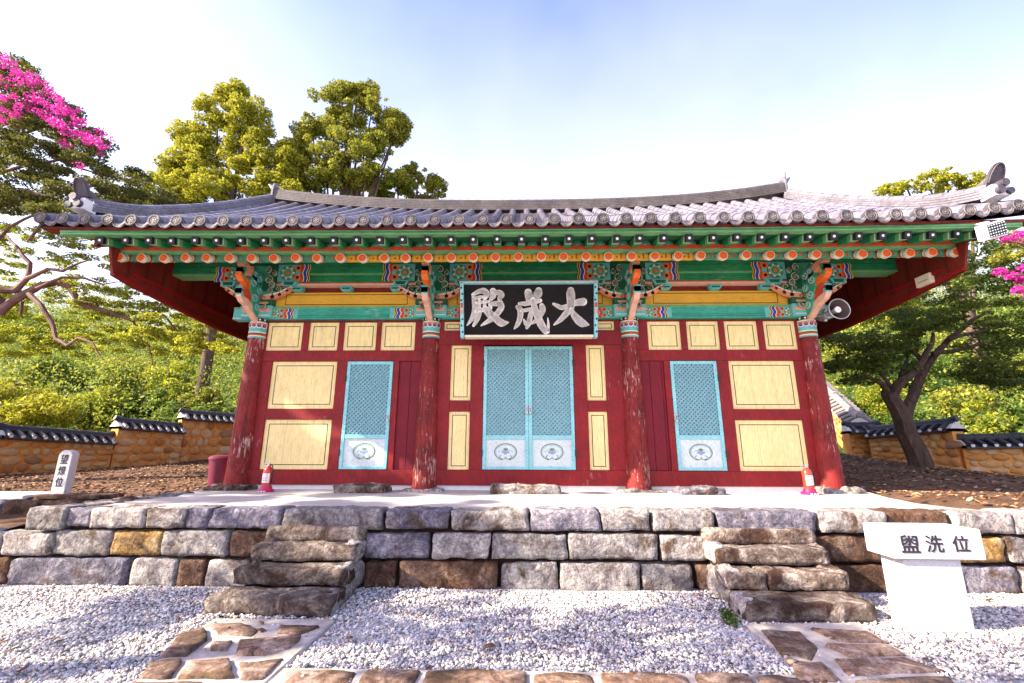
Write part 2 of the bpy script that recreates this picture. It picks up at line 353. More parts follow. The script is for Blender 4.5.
# ---- rough stones
def stone_mesh(mb, x0, x1, y0, y1, z0, z1, n=7, r=.035, amp=.018, seed=0, m=0, taper=.05, facet=True):
    rs = random.Random(seed); cx, cy, cz = (x0+x1)/2, (y0+y1)/2, (z0+z1)/2; hx, hy, hz = (x1-x0)/2, (y1-y0)/2, (z1-z0)/2
    r = min(r, hx*.6, hy*.6, hz*.6)
    cor = {(a, b, c): Vector((rs.uniform(-1, .2)*a*hx*taper*2, rs.uniform(-1, .2)*b*hy*taper, rs.uniform(-1, .25)*c*hz*taper*2)) for a in (-1, 1) for b in (-1, 1) for c in (-1, 1)}
    idx = {}; vs = []; fs = []; off = Vector((rs.random()*50, rs.random()*50, rs.random()*50))
    nn = [max(4, min(20, int(h*2/.032))) for h in (hx, hy, hz)]
    def vert(u, v, w):
        key = (round(u, 4), round(v, 4), round(w, 4))
        if key in idx: return idx[key]
        p = Vector((u*hx, v*hy, w*hz))
        q = Vector((max(-hx+r, min(hx-r, p.x)), max(-hy+r, min(hy-r, p.y)), max(-hz+r, min(hz-r, p.z))))
        d = p-q
        if d.length > 1e-6: p = q+d.normalized()*r
        s = Vector((0, 0, 0))
        for (a, b, c), o in cor.items(): s += o*((1+a*u)/2)*((1+b*v)/2)*((1+c*w)/2)
        p += s
        nv = Vector((u, v, w)).normalized()
        k = noise.fractal(p*6+off, .8, 2.2, 5)*amp*1.1+noise.noise(p*3+off)*amp*1.1-abs(noise.noise(p*9+off))*amp*1.6-abs(noise.noise(p*19+off))*amp*.7+amp*.5
        if facet:
            ds, ps = noise.voronoi(p*7+off); k += (noise.noise(ps[0]*3.1)*1.1+(ps[0]-p*7-off).dot(Vector((noise.noise(ps[0]), noise.noise(ps[0]*2), noise.noise(ps[0]*3))))*1.6)*amp
        p += nv*k
        vs.append(Vector((cx, cy, cz))+p); idx[key] = len(vs)-1; return idx[key]
    for ax in range(3):
        a, b = [i for i in range(3) if i != ax]
        for sgn in (-1, 1):
            for i in range(nn[a]):
                for j in range(nn[b]):
                    c = []
                    for di, dj in ((0, 0), (1, 0), (1, 1), (0, 1)):
                        t_ = [0, 0, 0]; t_[ax] = sgn; t_[a] = -1+2*(i+di)/nn[a]; t_[b] = -1+2*(j+dj)/nn[b]; c.append(vert(*t_))
                    fs.append(c)
    mb.add(vs, fs, m)
YF = -2.56
SK = {'G': M['stoneG'], 'P': M['stoneP'], 'O': M['stoneO'], 'B': M['stoneB'], 'S': M['stoneS']}
terr = thing('stone_terrace', 'low terrace of rough coursed stone blocks carrying the hall, pale floor on top', 'terrace', (0, YF, GZ))
top = [(25, 63, 'G'), (64, 88, 'P'), (89, 144, 'G'), (144, 184, 'G'), (184.5, 207, 'P'), (207, 279, 'P'), (279, 383, 'G'), (384, 450, 'P'), (450.6, 530, 'G'), (530, 601, 'P'), (601.5, 652, 'G'), (652, 716, 'G'), (717, 819, 'P'), (819, 889, 'G'), (889.5, 953, 'B'), (953, 1014, 'G'), (1014, 1066, 'G'), (1067, 1120, 'P')]
mid = [(-95, -46, 'G'), (-45, 0, 'P'), (0, 48, 'G'), (49, 107, 'G'), (108, 160, 'O'), (160, 227, 'G'), (228, 284, 'B'), (285, 361, 'P'), (362, 430, 'P'), (430.5, 490, 'G'), (490.5, 568, 'G'), (568.5, 660, 'G'), (661, 707, 'G'), (708, 806, 'B'), (807, 884, 'B'), (884.5, 1009, 'O'), (1010, 1060, 'G'), (1060, 1110, 'O')]
bot = [(-90, -38, 'G'), (-37, 3, 'B'), (4, 127, 'P'), (127.5, 175, 'G'), (176, 203, 'B'), (203.5, 247, 'G'), (248, 361, 'B'), (362, 395, 'B'), (395.5, 500, 'B'), (501, 558, 'G'), (558.5, 641, 'G'), (642, 695, 'G'), (696, 823, 'B'), (824, 890, 'B'), (891, 961, 'P'), (962, 1024, 'P'), (1025, 1100, 'G')]
sd = 0
for row, (za, zb) in ((top, (-.205, -.005)), (mid, (-.463, -.215)), (bot, (-.74, -.472))):
    for a, b, k in row:
        sd += 1; z0, z1 = za, zb; rs = random.Random(sd)
        x0 = at(a, 0, y=YF).x; zc = (za+zb)/2
        def px2x(px): # pixel to x on the wall plane at this course
            lo = at(px, 450, y=YF); ya = 509-(zc)*(94-9)/.717*1.0
            return at(px, ya, y=YF).x
        x0, x1 = px2x(a)-.002, px2x(b)+.002
        if row is top and a == 25: z0 = -.235
        if row is mid and b <= 48: z1 = -.235
        mb = MB(); stone_mesh(mb, x0, x1, YF+rs.uniform(-.012, .02), YF+.34, z0+rs.uniform(0, .012), z1-rs.uniform(0, .012) if row is not top else z1+rs.uniform(-.012, .006), seed=sd, r=.018, amp=.0095, taper=.04)
        mb.build('stone', SK[k], terr, smooth='all')
mb = MB(); mb.box(-7.6, 6.9, YF+.1, YF+.3, -.75, -.28); mb.box(-4.9, 6.9, YF+.1, YF+.3, -.28, -.06); mb.build('wall_core', M['darkgap'], terr)
# side face of the terrace at its far end beyond the corner stone
for i in range(4):
    mb = MB(); stone_mesh(mb, -5.02, -4.72, -2.2+i*.42, -1.81+i*.42, -.30, -.02, seed=300+i); mb.build('stone', SK['GBGP'[i]], terr, smooth='all')
fl = [(-4.78, -2.27), (-4.95, -1.9), (-4.92, -1.45), (-4.62, -1.15), (-4.95, -.5), (-5.02, 0), (-5.02, 5.4), (5.05, 5.4), (5.1, 0), (4.75, -.8), (4.55, -1.5), (4.62, -2.28)]
mb = MB(); mb.prism(fl, -.11, -.035, 0, 'z'); mb.build('terrace_floor', M['floor'], terr)

# ---- staircases
def staircase(xa, xb, label, side, seed):
    th = thing('stone_staircase', label, 'staircase', ((xa+xb)/2, -3.0, GZ), 'rough stone staircases up to the terrace')
    rs = random.Random(seed)
    Y = [-2.63, -2.83, -3.05, -3.34]; Z = [-.158, -.287, -.43, -.573]
    for i in range(4):
        w0, w1 = xa-.012*i*(1 if side < 0 else 0), xb-(.02*i if side > 0 else 0)
        fr = Y[i]-.02; bk = YF+.0 if i == 0 else Y[i-1]+.04
        if side > 0 and i in (2,):
            cut = w0+.33
            for (a, b) in ((w0, cut-.004), (cut+.004, w1)):
                mb = MB(); stone_mesh(mb, a, b, fr, bk, Z[i]-.135, Z[i], seed=seed+i*7+int(a*10), r=.018, amp=.010, taper=.03); mb.build('step', M['stoneS'], th, smooth='all')
        else:
            mb = MB(); stone_mesh(mb, w0, w1, fr, max(bk, fr+.25), Z[i]-.135, Z[i], seed=seed+i, r=.018, amp=.010, taper=.03); mb.build('step', M['stoneS'], th, smooth='all')
    # packing stones at the sides
    mb = MB(); mb.prism([(YF, -.32), (-2.62, -.34), (-2.84, -.50), (-3.05, -.64), (-3.12, GZ-.02), (YF, GZ-.02)], xa+.06, xb-.06, 0, 'x'); mb.build('core', M['darkgap'], th)
    for s, X in ((-1, xa), (1, xb)):
        for k, (y0, y1, z0, z1) in enumerate([(-2.80, -2.56, -.44, -.27), (-3.03, -2.78, -.58, -.415), (-2.79, -2.55, -.72, -.45), (-3.04, -2.80, -.74, -.59), (-3.30, -3.05, -.74, -.565)]):
            mb = MB(); x0, x1 = (X+.0, X+.16) if s < 0 else (X-.16, X+.0)
            stone_mesh(mb, x0, x1, y0, y1, z0, z1, seed=seed+50+k+s, r=.04, amp=.014); mb.build('side_stone', SK['S' if s*side > 0 else 'G'] if s > 0 else SK['S' if side < 0 else 'G'], th, smooth='all')
staircase(-2.60, -1.63, 'weathered four-step rough stone staircase, the one farther from the inscribed stone table', -1, 500)
staircase(1.60, 2.64, 'weathered four-step rough stone staircase beside the inscribed stone table', 1, 540)

# ---- paths of flagstones
def convex_poly(cx, cy, rx, ry, n, rs):
    return [(cx+rx*math.cos(a)*rs.uniform(.82, 1.05), cy+ry*math.sin(a)*rs.uniform(.82, 1.05)) for a in [2*PI*(k+rs.uniform(-.25, .25))/n for k in range(n)]]
def path(name_lbl, rect, stones, rect2=None):
    x0, x1, y0, y1 = rect
    mb = MB(); mb.prism(rect2 if rect2 else [(x0, y0), (x1, y0), (x1, y1), (x0, y1)], GZ-.03, GZ+.02, 0, 'z'); o = mb.build('path', M['mortar'], None, bevel=.01); tag(o, kind='structure')
    for k, poly in enumerate(stones):
        gx, gy = sum(p[0] for p in poly)/len(poly), sum(p[1] for p in poly)/len(poly); poly = [(gx+(p[0]-gx)*1.04, gy+(p[1]-gy)*1.04) for p in poly] if x0 != -1.548 else poly
        mb = MB(); ztop = GZ+.030+.006*(k % 3)
        cx = sum(p[0] for p in poly)/len(poly); cy = sum(p[1] for p in poly)/len(poly); n = len(poly)
        # subdivided slab: centre + 2 rings with roughness
        rings = [(1, GZ-.0), (1, ztop-.012), (.94, ztop), (.6, ztop), (.25, ztop)]
        P = []
        for j in range(n*4):
            a, b = poly[(j//4) % n], poly[(j//4+1) % n]; t_ = (j % 4)/4
            x, y = a[0]*(1-t_)+b[0]*t_, a[1]*(1-t_)+b[1]*t_; w = noise.noise(Vector((x*9, y*9, k)))*.018; P.append((x+w, y+w))
        vs = []; fs = []; N = len(P)
        for s_, z in rings:
            for x, y in P:
                X, Y = cx+(x-cx)*s_, cy+(y-cy)*s_; vs.append((X, Y, z+(noise.noise(Vector((X*8, Y*8, 3)))*.006 if s_ < 1 else 0)))
        vs.append((cx, cy, ztop))
        for r in range(len(rings)-1):
            for j in range(N): fs.append((r*N+j, r*N+(j+1) % N, (r+1)*N+(j+1) % N, (r+1)*N+j))
        for j in range(N): fs.append(((len(rings)-1)*N+j, (len(rings)-1)*N+(j+1) % N, len(vs)-1))
        mb.add(vs, fs); mb.build('flagstone', M['flag'], o, smooth='all')
    return o
def g(px, py): p = at(px, py, z=GZ); return (p.x, p.y)
def gp(l): return [g(*q) for q in l]
Lst = [gp([(213, 628), (240, 627), (258, 633), (250, 640), (218, 638)]), gp([(280, 630), (318, 631), (300, 638), (278, 637)]),
       gp([(182, 637), (204, 634), (205, 645), (186, 660), (160, 661)]), gp([(212, 646), (232, 645), (226, 655), (210, 655)]),
       gp([(240, 645), (300, 640), (290, 652), (262, 660), (236, 660)]), gp([(190, 668), (228, 665), (232, 683), (180, 683)]),
       gp([(240, 668), (280, 664), (262, 684), (240, 684)]), gp([(150, 668), (180, 665), (170, 683), (138, 683)]),
       gp([(130, 690), (200, 690), (195, 720), (110, 720)]), gp([(205, 692), (258, 692), (250, 725), (200, 725)])]
path('left', (-2.54, -1.55, -6.5, -3.42), Lst, [(-2.0, -5.6), (-1.552, -5.6), (-1.552, -3.42), (-2.50, -3.42), (-2.46, -3.8), (-2.30, -4.36)])
Rst = [gp([(762, 634), (800, 636), (818, 652), (812, 664), (783, 658)]), gp([(812, 633), (868, 636), (888, 647), (840, 645)]),
       gp([(828, 650), (890, 652), (905, 660), (850, 661)]), gp([(836, 664), (905, 662), (945, 676), (850, 680)]),
       gp([(792, 667), (822, 668), (840, 686), (800, 686)]), gp([(858, 688), (950, 684), (975, 712), (880, 718)])]
path('right', (1.52, 2.47, -6.5, -3.42), Rst, [(1.522, -5.6), (2.15, -5.6), (2.30, -4.24), (2.42, -3.36), (1.55, -3.42)])
Cst = []; xx = -1.46; rs = random.Random(3)
for yrow, hh in ((-4.40, .16), (-4.78, .19), (-5.2, .2)):
    xx = -1.46
    while xx < 1.42:
        w = rs.uniform(.34, .62); w = min(w, 1.5-xx)
        if w < .15: break
        Cst.append([(xx+.015, yrow-hh+rs.uniform(0, .03)), (xx+w-.03, yrow-hh+rs.uniform(0, .03)), (xx+w-.02, yrow+hh-rs.uniform(0, .03)), (xx+w*.5, yrow+hh+.01), (xx+.02, yrow+hh-rs.uniform(0, .03))]); xx += w
path('cross', (-1.548, 1.518, -6.5, -4.2), Cst)

# ================================================================== THE HALL
hall = thing('shrine_hall', 'red and yellow wooden shrine hall with painted green eaves and grey tiled roof', 'shrine hall', (0, 0, 0))
CX = [-4.56, -1.63, 1.66, 4.56]     # columns
RX = 6.15                           # half length of the roof timbers
def lift(x): return .035*(abs(x)/6.2)**3          # eaves flare
# ---- columns
def column(x, k):
    mb = MB(); n = 20; H = [-.03, .3, .8, 1.4, 2.0, 2.36]; vs = []; fs = []
    rz = random.Random(k)
    for i, z in enumerate(H):
        r = .185-.045*(z/2.36)
        if i == 0: r += .008
        for j in range(n):
            a = 2*PI*j/n; rr = r*(1+.012*noise.noise(Vector((math.cos(a)*2+k, math.sin(a)*2, z*1.5))))
            vs.append((x+rr*math.cos(a), rr*math.sin(a), z))
    for i in range(len(H)-1):
        for j in range(n): fs.append((i*n+j, i*n+(j+1) % n, (i+1)*n+(j+1) % n, (i+1)*n+j))
    fs.append(tuple(range(n))); mb.add(vs, fs)
    # long drying cracks as thin dark grooves standing just proud of the paint
    for c in range(3):
        a = -PI/2+rz.uniform(-.8, .8); z0 = rz.uniform(.2, .9); z1 = z0+rz.uniform(.6, 1.2); pts = []
        for q in range(8):
            z = z0+(z1-z0)*q/7; r = .185-.045*(z/2.36)-.001; aa = a+.06*math.sin(q*1.3+k)
            pts.append((x+r*math.cos(aa), r*math.sin(aa), z))
        mb.tube(pts, [.001, .003, .004, .005, .004, .004, .003, .001], 5, 1)
    col = mb.build('column', [M['column'], M['black']], hall, smooth=True)
    mb = MB(); r = .146
    def band(z0, z1, m, rr=0): mb.tube([(x, 0, z0), (x, 0, z1)], r+rr, 24, m)
    band(2.36, 2.385, 0); band(2.385, 2.40, 1, .001); band(2.40, 2.425, 2); band(2.425, 2.445, 3, .001); band(2.445, 2.465, 1, .001); band(2.465, 2.49, 4, 0)
    band(2.49, 2.62, 0, 0); band(2.62, 2.64, 1, .001); band(2.64, 2.70, 5, .002)
    for q in range(7):                # scallop motifs round the capital
        a = -PI/2+(q-3)*.52; c, s_ = math.cos(a), math.sin(a)
        for (rr, mm, o) in ((.055, 1, .001), (.045, 6, .003), (.03, 2, .005), (.014, 7, .007)):
            ctr = Vector((x+(r+o)*c, (r+o)*s_, 2.61)); pts = [ctr+Vector((-s_*rr*math.cos(w), c*rr*math.cos(w), -abs(rr*1.6*math.sin(w)))) for w in np.linspace(0, PI, 9)]
            mb.add(pts, [tuple(range(9))], mm)
        ctr = Vector((x+(r+.006)*c, (r+.006)*s_, 2.67)); mb.add([ctr+Vector((-s_*.017*math.cos(w), c*.017*math.cos(w), .017*math.sin(w))) for w in np.linspace(0, 2*PI, 9)[:-1]], [tuple(range(8))], 1)
    mb.build('capital', [M['teal'], M['cream'], M['redor'], M['dgreen'], M['teal'], M['black'], M['blue'], M['orange']], col, smooth=True)
    mb = MB(); stone_mesh(mb, x-.34, x+.34, -.33, .3, -.12, .02+(.02 if abs(x) > 3 else -.03), seed=700+k, r=.04, amp=.02); mb.build('base_stone', M['stoneG'] if k else M['stoneS'], col, smooth='all')
for k, x in enumerate(CX): column(x, k)
# ---- wall framing, bay by bay
def bayframe(x0, x1, zt=2.68):
    """returns MB with a dark recessed back board"""
    mb = MB(); mb.box(x0, x1, .055, .10, -.06, zt, 0); return mb
def ypanel(mx0, mx1, z0, z1, inset=.055, parent=None, lw=.011):
    mb = MB(); mb.box(mx0, mx1, .012, .055, z0, z1, 0)
    a, b, c, d = mx0+inset, mx1-inset, z0+inset, z1-inset
    for (p, q, r_, s_) in ((a, b, c, c+lw), (a, b, d-lw, d), (a, a+lw, c+lw, d-lw), (b-lw, b, c+lw, d-lw)):
        mb.box(p, q, .0095, .02, r_, s_, 1)
    n = max(1, int((mx1-mx0)/.28))    # board joints
    for i in range(1, n):
        xx = mx0+(mx1-mx0)*i/n+.02*math.sin(i*3+mx0); mb.box(xx, xx+.0025, .0108, .02, z0+inset*1.3, z1-inset*1.3, 2)
    mb.build('wall_panel', [M['yellow'], M['line'], M['jt']], hall)
def side_bay(x0, x1, sgn):
    """sgn -1: left bay (door towards the centre), +1: right bay"""
    mb = bayframe(x0, x1)
    R = lambda a, b, c, d, y=-.02, m=0: mb.box(min(a, b), max(a, b), y, .06, c, d, m)
    X = lambda u: u if sgn < 0 else None
    if sgn < 0:
        pan = [(-4.26, -3.17)]; small = [(-4.37, -3.75), (-3.66, -3.185), (-3.115, -2.51), (-2.49, -1.90)]
        small = [(-4.40, -3.80), (-3.69, -3.19), (-3.10, -2.55), (-2.47, -1.90)]
        door = (-2.98, -2.23); pn = (-4.25, -3.16)
    else:
        small = [(1.96, 2.50), (2.60, 3.13), (3.22, 3.76), (3.86, 4.38)]; door = (2.28, 3.02); pn = (3.22, 4.28)
    # rails
    R(x0, x1, -.0+.035, .26, -.03)            # sill
    R(x0, x1, 1.985, 2.165, -.025)            # mid rail
    R(x0, x1, 2.60+.055, 2.68, -.015)         # top
    R(pn[0]-.0, pn[1]+.0, 1.035, 1.205)
    ed = [x0]+[v for s_ in sorted(small) for v in s_]+[x1]
    for i in range(0, len(ed), 2): R(ed[i], ed[i+1], 2.165, 2.655)
    # stiles
    if sgn < 0:
        R(x0, pn[0], .26, 1.985); R(pn[1], door[0]-.004, .26, 1.985, -.028)
        R(door[1]+.004, door[1]+.10, .26, 1.985, -.028)
        q = door[1]+.10
        while q < x1-.01: q2 = min(q+.19, x1); mb.box(q+.002, q2-.002, .0, .06, .26, 1.985, 1); q = q2
    else:
        R(pn[1], x1, .26, 1.985); R(door[1]+.004, pn[0], .26, 1.985, -.028)
        R(door[0]-.10, door[0]-.004, .26, 1.985, -.028)
        q = x0
        while q < door[0]-.11: q2 = min(q+.19, door[0]-.10); mb.box(q+.002, q2-.002, .0, .06, .26, 1.985, 1); q = q2
    mb.build('wall_frame', [M['red'], M['plankred']], hall, bevel=.004)
    for a, b in small: ypanel(a, b, 2.168, 2.652, .06)
    ypanel(pn[0]+.003, pn[1]-.003, 1.208, 1.982, .065); ypanel(pn[0]+.003, pn[1]-.003, .263, 1.032, .065)
    door_leaf(door[0], door[1], .268, 1.975, hinge=-1 if sgn < 0 else 1)
def lattice(mb, x0, x1, z0, z1, step, w, y0, y1, m):
    for s_ in (-1, 1):
        W, H = x1-x0, z1-z0; sl = 1.0
        k = -H
        d = -H/sl-step
        while d < W+step:
            # line x = x0 + d + t, z = z0 + t (s=1) or z = z1 - t
            t0 = max(0, -d); t1 = min(H, W-d)
            if t1-t0 > .01:
                pa = (x0+d+t0, z0+t0 if s_ > 0 else z1-t0); pb = (x0+d+t1, z0+t1 if s_ > 0 else z1-t1)
                dx, dz = pb[0]-pa[0], pb[1]-pa[1]; L = math.hypot(dx, dz); nx_, nz_ = -dz/L*w/2, dx/L*w/2
                o = 0 if s_ > 0 else .004
                mb.prism([(pa[0]+nx_, pa[1]+nz_), (pb[0]+nx_, pb[1]+nz_), (pb[0]-nx_, pb[1]-nz_), (pa[0]-nx_, pa[1]-nz_)], y0+o, y1, m)
            d += step
def door_leaf(x0, x1, z0, z1, hinge=-1, latch=None):
    fw = .052; zb = z0+.50 if z1 < 2.1 else z0+.49
    mb = MB(); y0, y1 = -.035, .03
    mb.box(x0, x0+fw, y0, y1, z0, z1); mb.box(x1-fw, x1, y0, y1, z0, z1)
    for a, b in ((z0, z0+fw*.8), (zb-fw*.6, zb+fw*.6), (z1-fw, z1)): mb.box(x0+fw, x1-fw, y0+.002, y1, a, b)
    d = mb.build('door', M['teal2'], hall, bevel=.003)
    mb = MB(); lattice(mb, x0+fw, x1-fw, zb+fw*.6, z1-fw, .068, .022, -.018, .006, 0); mb.build('lattice', M['lattice'], d)
    mb = MB(); mb.box(x0+fw, x1-fw, .012, .02, zb, z1-fw); mb.build('lattice_backing', M['lattback'], d)
    # painted bottom panel with a curled bat motif
    mb = MB(); mb.box(x0+fw, x1-fw, -.012, .02, z0+fw*.8, zb-fw*.6)
    cx, cz = (x0+x1)/2, (z0+zb)/2+.02; rx, rz = .155, .125
    def arc(a0, a1, fx, fz, w, m, o, off=(0, 0), n=20):
        pts = [(cx+off[0]+fx*math.cos(a), cz+off[1]+fz*math.sin(a)) for a in np.linspace(a0, a1, n)]
        mb.stroke(pts, [w]*n, -.014-o, -.011, m)
    arc(-1.25, PI+1.25, rx*1.12, rz, .012, 1, .001); arc(-1.2, PI+1.2, rx*1.0, rz*.86, .007, 2, .002)
    for s_ in (-1, 1):
        arc(-PI if s_ > 0 else 0, PI*.3 if s_ > 0 else -PI*1.3, .045, .035, .008, 1, .001, (s_*.045, -.075), 12)
        arc(0, PI, .05, .03, .007, 2, .001, (s_*.055, -.005), 8)
    mb.disc(cx, cz-.01, .032, -.0145, -.011, 10, 3); mb.disc(cx, cz+.04, .02, -.0145, -.011, 8, 1, .04)
    for s_ in (-1, 1): mb.disc(cx+s_*.045, cz-.005, .018, -.0145, -.011, 8, 3)
    mb.build('door_panel', [M['doorcream'], M['olive'], M['teal2'], M['paleblue']], d)
    mb = MB(); hx = x0-.012 if hinge < 0 else x1+.012
    for hz in (z0+.25, z1-.28): mb.box(hx-.018, hx+.018, -.045, -.02, hz-.045, hz+.045); mb.tube([(hx, -.045, hz-.05), (hx, -.045, hz+.05)], .009, 8)
    mb.build('hinge', M['ironrust'], d)
    lx = (x1-.025 if hinge < 0 else x0+.025); mb = MB(); lz = (z0+z1)/2-.05
    mb.box(lx-.02, lx+.02, -.044, -.03, lz-.05, lz+.05); mb.tube([(lx, -.05, lz+.03), (lx, -.075, lz), (lx, -.05, lz-.03)], .006, 6); mb.box(lx-.018, lx+.018, -.072, -.046, lz-.075, lz-.035)
    mb.build('latch', M['steel'], d, bevel=.003)
side_bay(CX[0]+.1, CX[1]-.1, -1); side_bay(CX[2]+.1, CX[3]-.1, 1)
# centre bay
x0, x1 = CX[1]+.1, CX[2]-.1
mb = bayframe(x0, x1)
def Rr(a, b, c, d, y=-.02, m=0): mb.box(a, b, y, .06, c, d, m)
Rr(x0, x1, .035, .265, -.03); Rr(x0, x1, 2.255, 2.50, -.03); Rr(x0, x1, 2.66, 2.68, -.02); Rr(x0, -1.42, 2.5, 2.66); Rr(-1.12, 1.10, 2.5, 2.66); Rr(1.42, x1, 2.5, 2.66)
PL = [(-1.285, -.95), (.93, 1.235)]
Rr(x0, PL[0][0], .265, 2.255); Rr(PL[0][1], -.742, .265, 2.255, -.028); Rr(.712, PL[1][0], .265, 2.255, -.028); Rr(PL[1][1], x1, .265, 2.255)
for a, b in PL: Rr(a, b, 1.165, 1.34)
mb.build('wall_frame', [M['red'], M['plankred']], hall, bevel=.004)
for a, b in PL: ypanel(a+.002, b-.002, 1.343, 2.25, .05); ypanel(a+.002, b-.002, .268, 1.162, .05)
for a, b in ((-1.417, -1.123), (1.103, 1.417)): ypanel(a, b, 2.503, 2.657, .035)
door_leaf(-.737, -.015, .272, 2.225, -1); door_leaf(-.011, .707, .272, 2.225, 1)
# plaster plinth strip + side and rear walls
mb = MB()
for a, b in zip(CX[:-1], CX[1:]): mb.box(a+.15, b-.15, .0, .2, -.12, .036)
mb.build('plinth', M['plaster'], hall)
mb = MB()
for X in (-4.56, 4.56): mb.box(X-.05, X+.05, .14, 5.2, -.1, 3.7)
mb.box(-4.51, 4.51, 5.1, 5.2, -.1, 3.7); mb.build('side_wall', M['redh'], hall)
# ---- painted beams
def lotus_end(mb, x, z0, z1, y, s_, ix):
    """painted beam end: bands then a green lotus; s_=+1 pattern grows towards +x. ix: material indices dict"""
    h = z1-z0; zc = (z0+z1)/2
    def band(d0, d1, m, o, wav=.35):
        n = 8; P = []
        for k in range(n+1): P.append((x+s_*(d0+wav*.04*math.sin(k/n*PI*3)), z0+h*k/n))
        for k in range(n, -1, -1): P.append((x+s_*(d1+wav*.04*math.sin(k/n*PI*3)), z0+h*k/n))
        mb.prism(P, y-o, y+.004, m)
    zr = h*.43
    mb.box(min(x, x+s_*.52), max(x, x+s_*.52), y-.002, y+.004, z0+.004, z1-.004, ix['teal'])
    mb.box(min(x+s_*.0, x+s_*.012), max(x, x+s_*.012), y-.004, y+.004, z0+.004, z1-.004, ix['black'])
    for (r, m, o) in ((zr, 'black', .004), (zr*.93, 'mgreen', .006), (zr*.62, 'cream', .008), (zr*.55, 'mgreen', .010), (zr*.25, 'orange', .012)):
        mb.disc(x+s_*(.05+zr), zc, r, y-o, y+.004, 14, ix[m])
    for k in range(7):
        a = 2*PI*k/7; mb.disc(x+s_*(.05+zr)+zr*.78*math.cos(a), zc+zr*.78*math.sin(a), zr*.15, y-.0085, y+.004, 7, ix['cream'])
    for q in (-1, 1): mb.disc(x+s_*(.09+2*zr), zc+q*h*.27, h*.19, y-.013, y+.004, 10, ix['orange']); mb.disc(x+s_*(.09+2*zr), zc+q*h*.27, h*.09, y-.015, y+.004, 8, ix['black'])
    mb.disc(x+s_*(.10+2*zr), zc, h*.13, y-.016, y+.004, 8, ix['teal'])
    d = .15+2*zr
    band(d-.02, d+.03, ix['redor'], .005); band(d+.03, d+.045, ix['cream'], .006); band(d+.045, d+.095, ix['blue'], .007); band(d+.095, d+.105, ix['cream'], .008); band(d+.105, d+.125, ix['black'], .005); band(d+.125, d+.14, ix['ochre'], .006)
PAL = ['teal', 'black', 'mgreen', 'cream', 'orange', 'redor', 'blue', 'ochre', 'green', 'tealb', 'lgreen', 'peach', 'white', 'dgreen', 'pink']
IX = {k: i+1 for i, k in enumerate(PAL)}
def PM(base): return [M[base]]+[M[k] for k in PAL]
for (a, b) in zip(CX[:-1], CX[1:]):
    # turquoise lintel
    mb = MB(); mb.box(a+.12, b-.12, -.10, .08, 2.685, 2.905); mb.box(a+.12, b-.12, -.104, -.09, 2.87, 2.905, IX['lgreen'])
    for q in (.715, .745): mb.box(a+.62, b-.62, -.1025, -.09, 2+q, 2+q+.007, IX['dgreen'])
    lotus_end(mb, a+.17, 2.69, 2.87, -.101, 1, IX); lotus_end(mb, b-.17, 2.69, 2.87, -.101, -1, IX)
    mb.build('lintel', PM('tealb'), hall, bevel=0)
    # yellow frieze board
    mb = MB(); mb.box(a+.2, b-.2, -.045, .04, 2.908, 3.17)
    A, B = a+.42, b-.42
    for (p, q, r_, s_) in ((A, B, 2.95, 2.96), (A, B, 3.125, 3.135), (A, A+.01, 2.96, 3.125), (B-.01, B, 2.96, 3.125)): mb.box(p, q, -.048, -.03, r_, s_, 1)
    mb.build('frieze_board', [M['ochre'], M['line']], hall)
    # dark gap with small bearing blocks
    mb = MB(); mb.box(a+.1, b-.1, -.01, .05, 3.17, 3.28, 0)
    mb.build('frieze_recess', M['plank'], hall)
    n = 3
    for k in range(n):
        X = a+.62+(b-a-1.24)*k/(n-1); mb = MB()
        mb.prism([(X-.06, 3.172), (X+.06, 3.172), (X+.1, 3.215), (X+.1, 3.265), (X-.1, 3.265), (X-.1, 3.215)], -.12, 0, 0); mb.box(X-.07, X+.07, -.123, -.1, 3.205, 3.235, 1); mb.build('bearing_block', [M['teal'], M['dgreen']], hall, bevel=.004)
for s_ in (-1, 1):      # lintel end beyond corner column
    mb = MB(); X = s_*4.56; mb.box(min(X+s_*.12, X+s_*.42), max(X+s_*.12, X+s_*.42), -.09, .08, 2.685, 2.90); mb.box(min(X+s_*.12, X+s_*.425), max(X+s_*.12, X+s_*.425), -.095, .085, 2.86, 2.89, 1); mb.box(min(X+s_*.12, X+s_*.425), max(X+s_*.12, X+s_*.425), -.095, .085, 2.70, 2.715, 2); mb.build('lintel_end', [M['teal'], M['lgreen'], M['cream']], hall, bevel=.01)
# eaves purlin (two members) running the whole front
mb = MB(); mb.box(-5.25, 5.25, -.13, .12, 3.285, 3.47, 0); mb.box(-5.25, 5.25, -.137, .12, 3.268, 3.300, IX['pink']); mb.box(-5.25, 5.25, -.134, -.1, 3.302, 3.318, IX['redor'])
for q in (3.36, 3.405): mb.box(-5.2, 5.2, -.132, -.1, q, q+.006, IX['dgreen'])
for a, b in zip(CX[:-1], CX[1:]):
    lotus_end(mb, a+.28, 3.33, 3.64, -.155, 1, IX); lotus_end(mb, b-.28, 3.33, 3.64, -.155, -1, IX)
lotus_end(mb, CX[3]+.26, 3.33, 3.60, -.155, 1, IX); lotus_end(mb, CX[0]-.26, 3.33, 3.60, -.155, -1, IX)
mb.build('purlin_support', PM('green'), hall)
mb = MB(); mb.box(-RX, RX, -.15, .15, 3.472, 3.68); mb.box(-RX-.0, RX, -.153, .1, 3.455, 3.485, IX['lgreen']); mb.box(-RX, RX, -.1535, -.1, 3.60, 3.606, IX['black']); mb.build('purlin', PM('green'), hall, bevel=.02)
mb = MB(); mb.box(-4.6, 4.6, .16, .5, 3.3, 3.9); mb.build('inner_board', M['dgreen'], hall)
